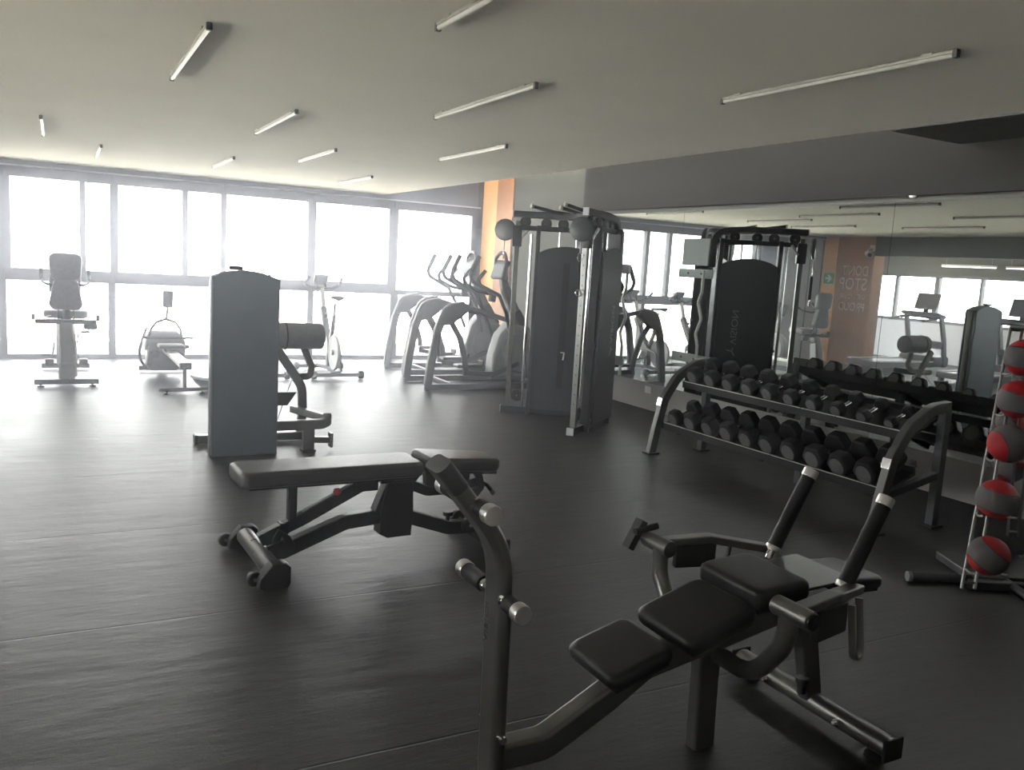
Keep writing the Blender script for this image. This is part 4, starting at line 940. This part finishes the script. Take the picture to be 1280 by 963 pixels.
t.part('front_stand', B().bar([(1.14, 11.5, .05), (1.14, 11.3, .2)], .10, .08, (1, 0, 0), .012), M_plastic)
t.part('handlebar', B().cyl((.86, 10.78, .50), (1.43, 10.78, .50), .015), M_grip)
t.part('pull_strap', B().bar([(1.14, 10.80, .50), (1.14, 11.0, .47)], .03, .004, (1, 0, 0), .001), M_black)
for d in (-1, 1):
    t.part('frame_arm', B().tube([(1.14 + d * .20, 11.05, .42), (1.14 + d * .165, 11.0, .58), (1.14 + d * .11, 10.97, .665), (1.14, 10.95, .71)], .016, 10, fil=.05), M_plastic)
t.part('monitor_mast', B().bar([(1.14, 10.95, .69), (1.15, 10.90, .86)], .03, .02, (1, 0, 0), .006), M_mgrey)
mo = t.part('monitor', B().box((1.15, 10.88, .95), (.115, .04, .20), RX(.15), bev=.012), M_plastic)
t.part('screen', B().box((1.15, 10.857, .955), (.09, .004, .14), RX(.15)), M_screen, mo)
t.part('side_handle', B().tube([(.93, 11.0, .60), (.88, 10.95, .48), (.84, 10.92, .32), (.86, 10.90, .20), (.93, 10.95, .12)], .017, 10, fil=.12), M_plastic)
t.part('damper_knob', B().cyl((1.33, 11.05, .36), (1.41, 11.05, .37), .03, .022, bev=.006), M_black)

# ================================================================ BALANCE TRAINER
t = Thing('balance_trainer', 'round balance dome with its flat side up, half hidden behind the grey tower', 'balance trainer', (1.60, 10.02, 0))
t.part('dome', B().lathe([(.02, 0), (.12, .004), (.20, .03), (.255, .075), (.28, .12), (.283, .135)], (0, 0, 0), (0, 0, 1), 36), M_plastic)
t.part('platform', B().lathe([(.28, .13), (.30, .134), (.305, .15), (.295, .164), (.26, .168), (.02, .168)], (0, 0, 0), (0, 0, 1), 36), M_lgrey)

# ================================================================ SPIN BIKES
def spin_bike(loc, label):
    t = Thing('spin_bike', label, 'exercise bike', loc, 0.0, 'spin bikes by the window')
    for y, nm in ((-.42, 'rear_foot'), (.50, 'front_foot')):
        f_ = t.part(nm, B().bar([(-.30, y, .055), (.30, y, .055)], .07, .05, (0, 1, 0), .012), M_plastic)
        for d in (-1, 1):
            t.part('foot_cap', B().lathe([(.02, -.035), (.05, -.03), (.055, 0), (.05, .03), (.02, .035)], (d * .31, y, .055), (1, 0, 0), 18), M_black, f_)
    t.part('base_rail', B().bar([(0, -.42, .07), (0, 0, .10), (0, .50, .07)], .07, .06, (1, 0, 0), .012), M_plastic)
    t.part('down_tube', B().bar([(0, -.02, .10), (0, -.03, .42), (0, .12, .50), (0, .36, .86)], .085, .09, (1, 0, 0), .014, fil=.1), M_plastic)
    t.part('seat_tube', B().bar([(0, .04, .30), (.0, -.12, .60), (0, -.18, .80)], .05, .065, (1, 0, 0), .014), M_plastic)
    t.part('wheel_stay', B().bar([(.06, -.38, .09), (.06, -.30, .33), (.05, .0, .40)], .02, .04, (1, 0, 0), .006, fil=.05), M_plastic)
    fw_ = t.part('flywheel', B().lathe([(.02, -.012), (.19, -.012), (.20, -.02), (.225, -.02), (.23, 0), (.225, .02), (.20, .02), (.19, .012), (.02, .012)], (-.02, -.30, .33), (1, 0, 0), 40), M_lgrey)
    t.part('hub', B().lathe([(.01, -.04), (.035, -.04), (.035, .04), (.01, .04)], (-.02, -.30, .33), (1, 0, 0), 20), M_black, fw_)
    t.part('drive_cover', B().lathe([(.02, 0), (.12, 0), (.13, .01), (.12, .03), (.02, .03)], (.03, .05, .35), (1, 0, 0), 28), M_plastic)
    for d in (-1, 1):
        c = t.part('crank', B().bar([(d * .08, .05, .35), (d * .09, .05 + d * .06, .35 - d * .15)], .018, .03, (1, 0, 0), .005), M_chrome)
        t.part('pedal', B().box((d * .15, .05 + d * .06, .35 - d * .15), (.10, .08, .025), bev=.006), M_black, c)
    t.part('seat_post', B().bar([(0, -.17, .78), (0, -.20, .97)], .035, .045, (1, 0, 0), .01), M_chrome)
    sp = t.part('saddle_slide', B().bar([(0, -.30, .975), (0, -.08, .985)], .03, .03, (1, 0, 0), .006), M_chrome)
    b = B(); rings = []
    for y, w_, z in ((-.36, .045, 1.03), (-.34, .09, 1.045), (-.28, .088, 1.045), (-.20, .06, 1.04), (-.10, .032, 1.035), (-.04, .022, 1.03), (-.02, .01, 1.025)):
        rings.append(b._loop([V(w_ * math.cos(a), y, z + (.018 if math.sin(a) > 0 else .03) * math.sin(a)) for a in [2 * PI * k / 14 for k in range(14)]]))
    b._skin(rings); t.part('saddle', b, M_pad)
    t.part('bar_post', B().bar([(0, .34, .84), (0, .44, 1.12)], .06, .06, (1, 0, 0), .01), M_chrome)
    hb = t.part('handlebar', B().tube([(-.22, .28, 1.27), (-.25, .44, 1.18), (-.16, .48, 1.13), (.16, .48, 1.13), (.25, .44, 1.18), (.22, .28, 1.27)], .02, 12, fil=.05), M_grip)
    t.part('aero_bar', B().tube([(-.06, .46, 1.13), (-.07, .60, 1.27), (.07, .60, 1.27), (.06, .46, 1.13)], .018, 10, fil=.05), M_grip, hb)
    co_ = t.part('console', B().box((0, .52, 1.24), (.19, .05, .15), RX(.7), bev=.015), M_plastic)
    t.part('screen', B().box((0, .492, 1.243), (.11, .004, .07), RX(.7)), M_screen, co_)
    t.part('resistance_knob', B().cyl((0, .24, .74), (0, .20, .80), .018, .024, bev=.005), M_black)
    return t.o
sb = spin_bike((3.18, 11.12, 0), 'upright spin bike with a pale flywheel standing by the middle window')
o = copy_tree(sb); o.location = (2.22, 11.12, 0); o['label'] = 'upright spin bike mostly hidden behind the grey weight tower'

# ================================================================ ELLIPTICALS
def elliptical(loc, label):
    """Local x points to the console end; the two rear arches stand at x = -0.9, y = -+0.36."""
    t = Thing('elliptical_trainer', label, 'elliptical trainer', loc, 0.0, 'elliptical trainers beside the cable machine')
    S = (0, 1, 0)
    for d in (-1, 1):
        y = d * .37
        t.part('base_rail', B().bar([(-.93, y, .045), (.92, y, .045)], .07, .075, S, .012), M_plastic)
        ar = t.part('rear_arch', B().bar([(-.90, y, .06), (-.87, y, .34), (-.80, y, .74), (-.69, y, 1.03), (-.46, y, 1.06)], .07, .10, S, .015, fil=.22, n=8), M_plastic)
        t.part('arch_head', B().plate([(-.80, .80), (-.62, .82), (-.50, .92), (-.38, 1.00), (-.42, 1.085), (-.60, 1.09), (-.70, 1.05), (-.79, .90)], (0, y, 0), (1, 0, 0), (0, 0, 1), .11, .03), M_plastic, ar)
        t.part('swing_strut', B().bar([(-.62, y * .93, .86), (-.49, y * .93, .66), (-.42, y * .93, .45), (-.38, y * .93, .24)], .045, .07, S, .012, fil=.2, n=8), M_plastic)
        t.part('overhead_rail', B().bar([(-.45, y, 1.05), (.05, y * .6, .93), (.25, y * .35, .88)], .05, .06, S, .012, fil=.1), M_plastic)
        pd = t.part('pedal_arm', B().bar([(-.40, y * .85, .24 + d * .03), (.05, y * .8, .19), (.42, y * .6, .24 - d * .08)], .045, .06, S, .01, fil=.1), M_plastic)
        t.part('pedal', B().box((-.30, y * .62, .31 + d * .02), (.36, .15, .045), bev=.015).box((-.12, y * .62, .345 + d * .02), (.03, .15, .07), bev=.01), M_black, pd)
        sw = t.part('swing_handle', B().tube([(.28, y * .75, .62), (.14, y * .95, .98), (.02, y * 1.0, 1.20), (-.20, y * .85, 1.30), (-.33, y * .75, 1.36), (-.36, y * .75, 1.45), (-.25, y * .78, 1.67)], .025, 12, fil=.07), M_plastic)
        t.part('grip', B().tube([(-.345, y * .755, 1.48), (-.25, y * .78, 1.675)], .030, 12), M_grip, sw)
        t.part('fixed_handle', B().tube([(.12, y * .25, 1.20), (.0, y * .55, 1.22), (-.18, y * .6, 1.30), (-.22, y * .6, 1.38), (-.12, y * .6, 1.50)], .024, 12, fil=.06), M_grip)
        t.part('drive_crank', B().lathe([(.02, -.02), (.26, -.02), (.28, 0), (.26, .02), (.02, .02)], (.48, d * .17, .46), S, 36), M_mgrey)
    t.part('drive_housing', B().plate([(.10, .10), (.92, .10), (.92, .30), (.78, .62), (.55, .80), (.34, .84), (.20, .68), (.12, .40)], (0, 0, 0), (1, 0, 0), (0, 0, 1), .26, .05, 3), M_mgrey)
    t.part('front_column', B().bar([(.62, 0, .70), (.44, 0, .98), (.28, 0, 1.28), (.24, 0, 1.44)], .13, .12, S, .03, fil=.2, taper=(1.2, .8)), M_plastic)
    c = t.part('console', B().box((.20, 0, 1.52), (.06, .36, .26), RY(.30), bev=.03), M_grip)
    t.part('screen', B().box((.168, 0, 1.515), (.004, .28, .17), RY(.30)), M_screen, c)
    t.part('console_hoop', B().tube([(.22, -.16, 1.40), (.20, -.15, 1.66), (.22, -.06, 1.74), (.22, .06, 1.74), (.20, .15, 1.66), (.22, .16, 1.40)], .024, 10, fil=.07), M_plastic, c)
    t.part('bottle_holder', B().lathe([(.045, 0), (.05, .02), (.05, .10), (.042, .10), (.042, .02)], (.10, 0, 1.10), (.1, 0, 1)), M_black)
    t.part('cross_member', B().bar([(-.55, -.37, .05), (-.55, .37, .05)], .05, .06, (1, 0, 0), .01), M_plastic)
    t.part('cross_member', B().bar([(.86, -.37, .05), (.86, .37, .05)], .06, .08, (1, 0, 0), .01), M_plastic)
    for sx in (-.93, .92):
        for sy in (-.37, .37): t.part('leveller', B().lathe([(.03, -.045), (.03, -.035), (.012, -.03), (.012, 0)], (sx * .97, sy, .045), (0, 0, 1)), M_black)
    return t.o
el = elliptical((4.90, 10.02, 0), 'grey elliptical trainer with arched rear frame, nearer the cable machine')
o = copy_tree(el); o.location = (5.10, 11.34, 0); o['label'] = 'grey elliptical trainer with arched rear frame, nearer the window wall'

# ================================================================ TREADMILLS (seen in the mirror)
def treadmill(loc, label):
    """Runner faces local +x."""
    t = Thing('treadmill', label, 'treadmill', loc, PI, 'treadmills of the window bay')
    S = (0, 1, 0)
    dk = t.part('deck', B().box((-.55, 0, .14), (1.55, .80, .10), bev=.02), M_plastic)
    t.part('belt', B().box((-.60, 0, .193), (1.42, .54, .006), bev=.002), M_black, dk)
    for d in (-1, 1): t.part('side_rail', B().box((-.55, d * .34, .20), (1.50, .11, .024), bev=.008), M_lgrey, dk)
    t.part('motor_cover', B().box((.42, 0, .20), (.48, .82, .22), bev=.06), M_plastic)
    for d in (-1, 1):
        t.part('upright', B().bar([(.52, d * .40, .10), (.42, d * .40, .60), (.28, d * .39, 1.06)], .06, .10, S, .015, fil=.2), M_plastic)
        t.part('handrail', B().tube([(.30, d * .39, 1.06), (.10, d * .39, 1.04), (-.25, d * .37, .98)], .022, 12, fil=.05), M_grip)
        t.part('rear_foot', B().box((-1.25, d * .33, .05), (.12, .07, .10), bev=.02), M_black)
    co_ = t.part('console', B().box((.26, 0, 1.10), (.26, .86, .07), RY(.25), bev=.03), M_plastic)
    t.part('cross_grip', B().tube([(.10, -.38, 1.02), (.04, -.20, 1.06), (.04, .20, 1.06), (.10, .38, 1.02)], .018, 10, fil=.08), M_grip, co_)
    sc_ = t.part('display', B().box((.34, 0, 1.36), (.04, .50, .33), RY(.30), bev=.012), M_plastic)
    t.part('screen', B().box((.318, 0, 1.365), (.004, .45, .28), RY(.30)), M_screen, sc_)
    t.part('display_stem', B().box((.32, 0, 1.18), (.04, .10, .14), bev=.01), M_plastic)
    t.part('lower_tray', B().box((.40, 0, .52), (.20, .78, .14), RY(.2), bev=.04), M_plastic)
    return t.o
tm = treadmill((-3.30, 11.2, 0), 'black treadmill facing the bay windows, seen in the mirror left of the tower reflection')
o = copy_tree(tm); o.location = (-3.30, 9.25, 0); o['label'] = 'black treadmill facing the bay windows, seen at the right edge of the mirror'
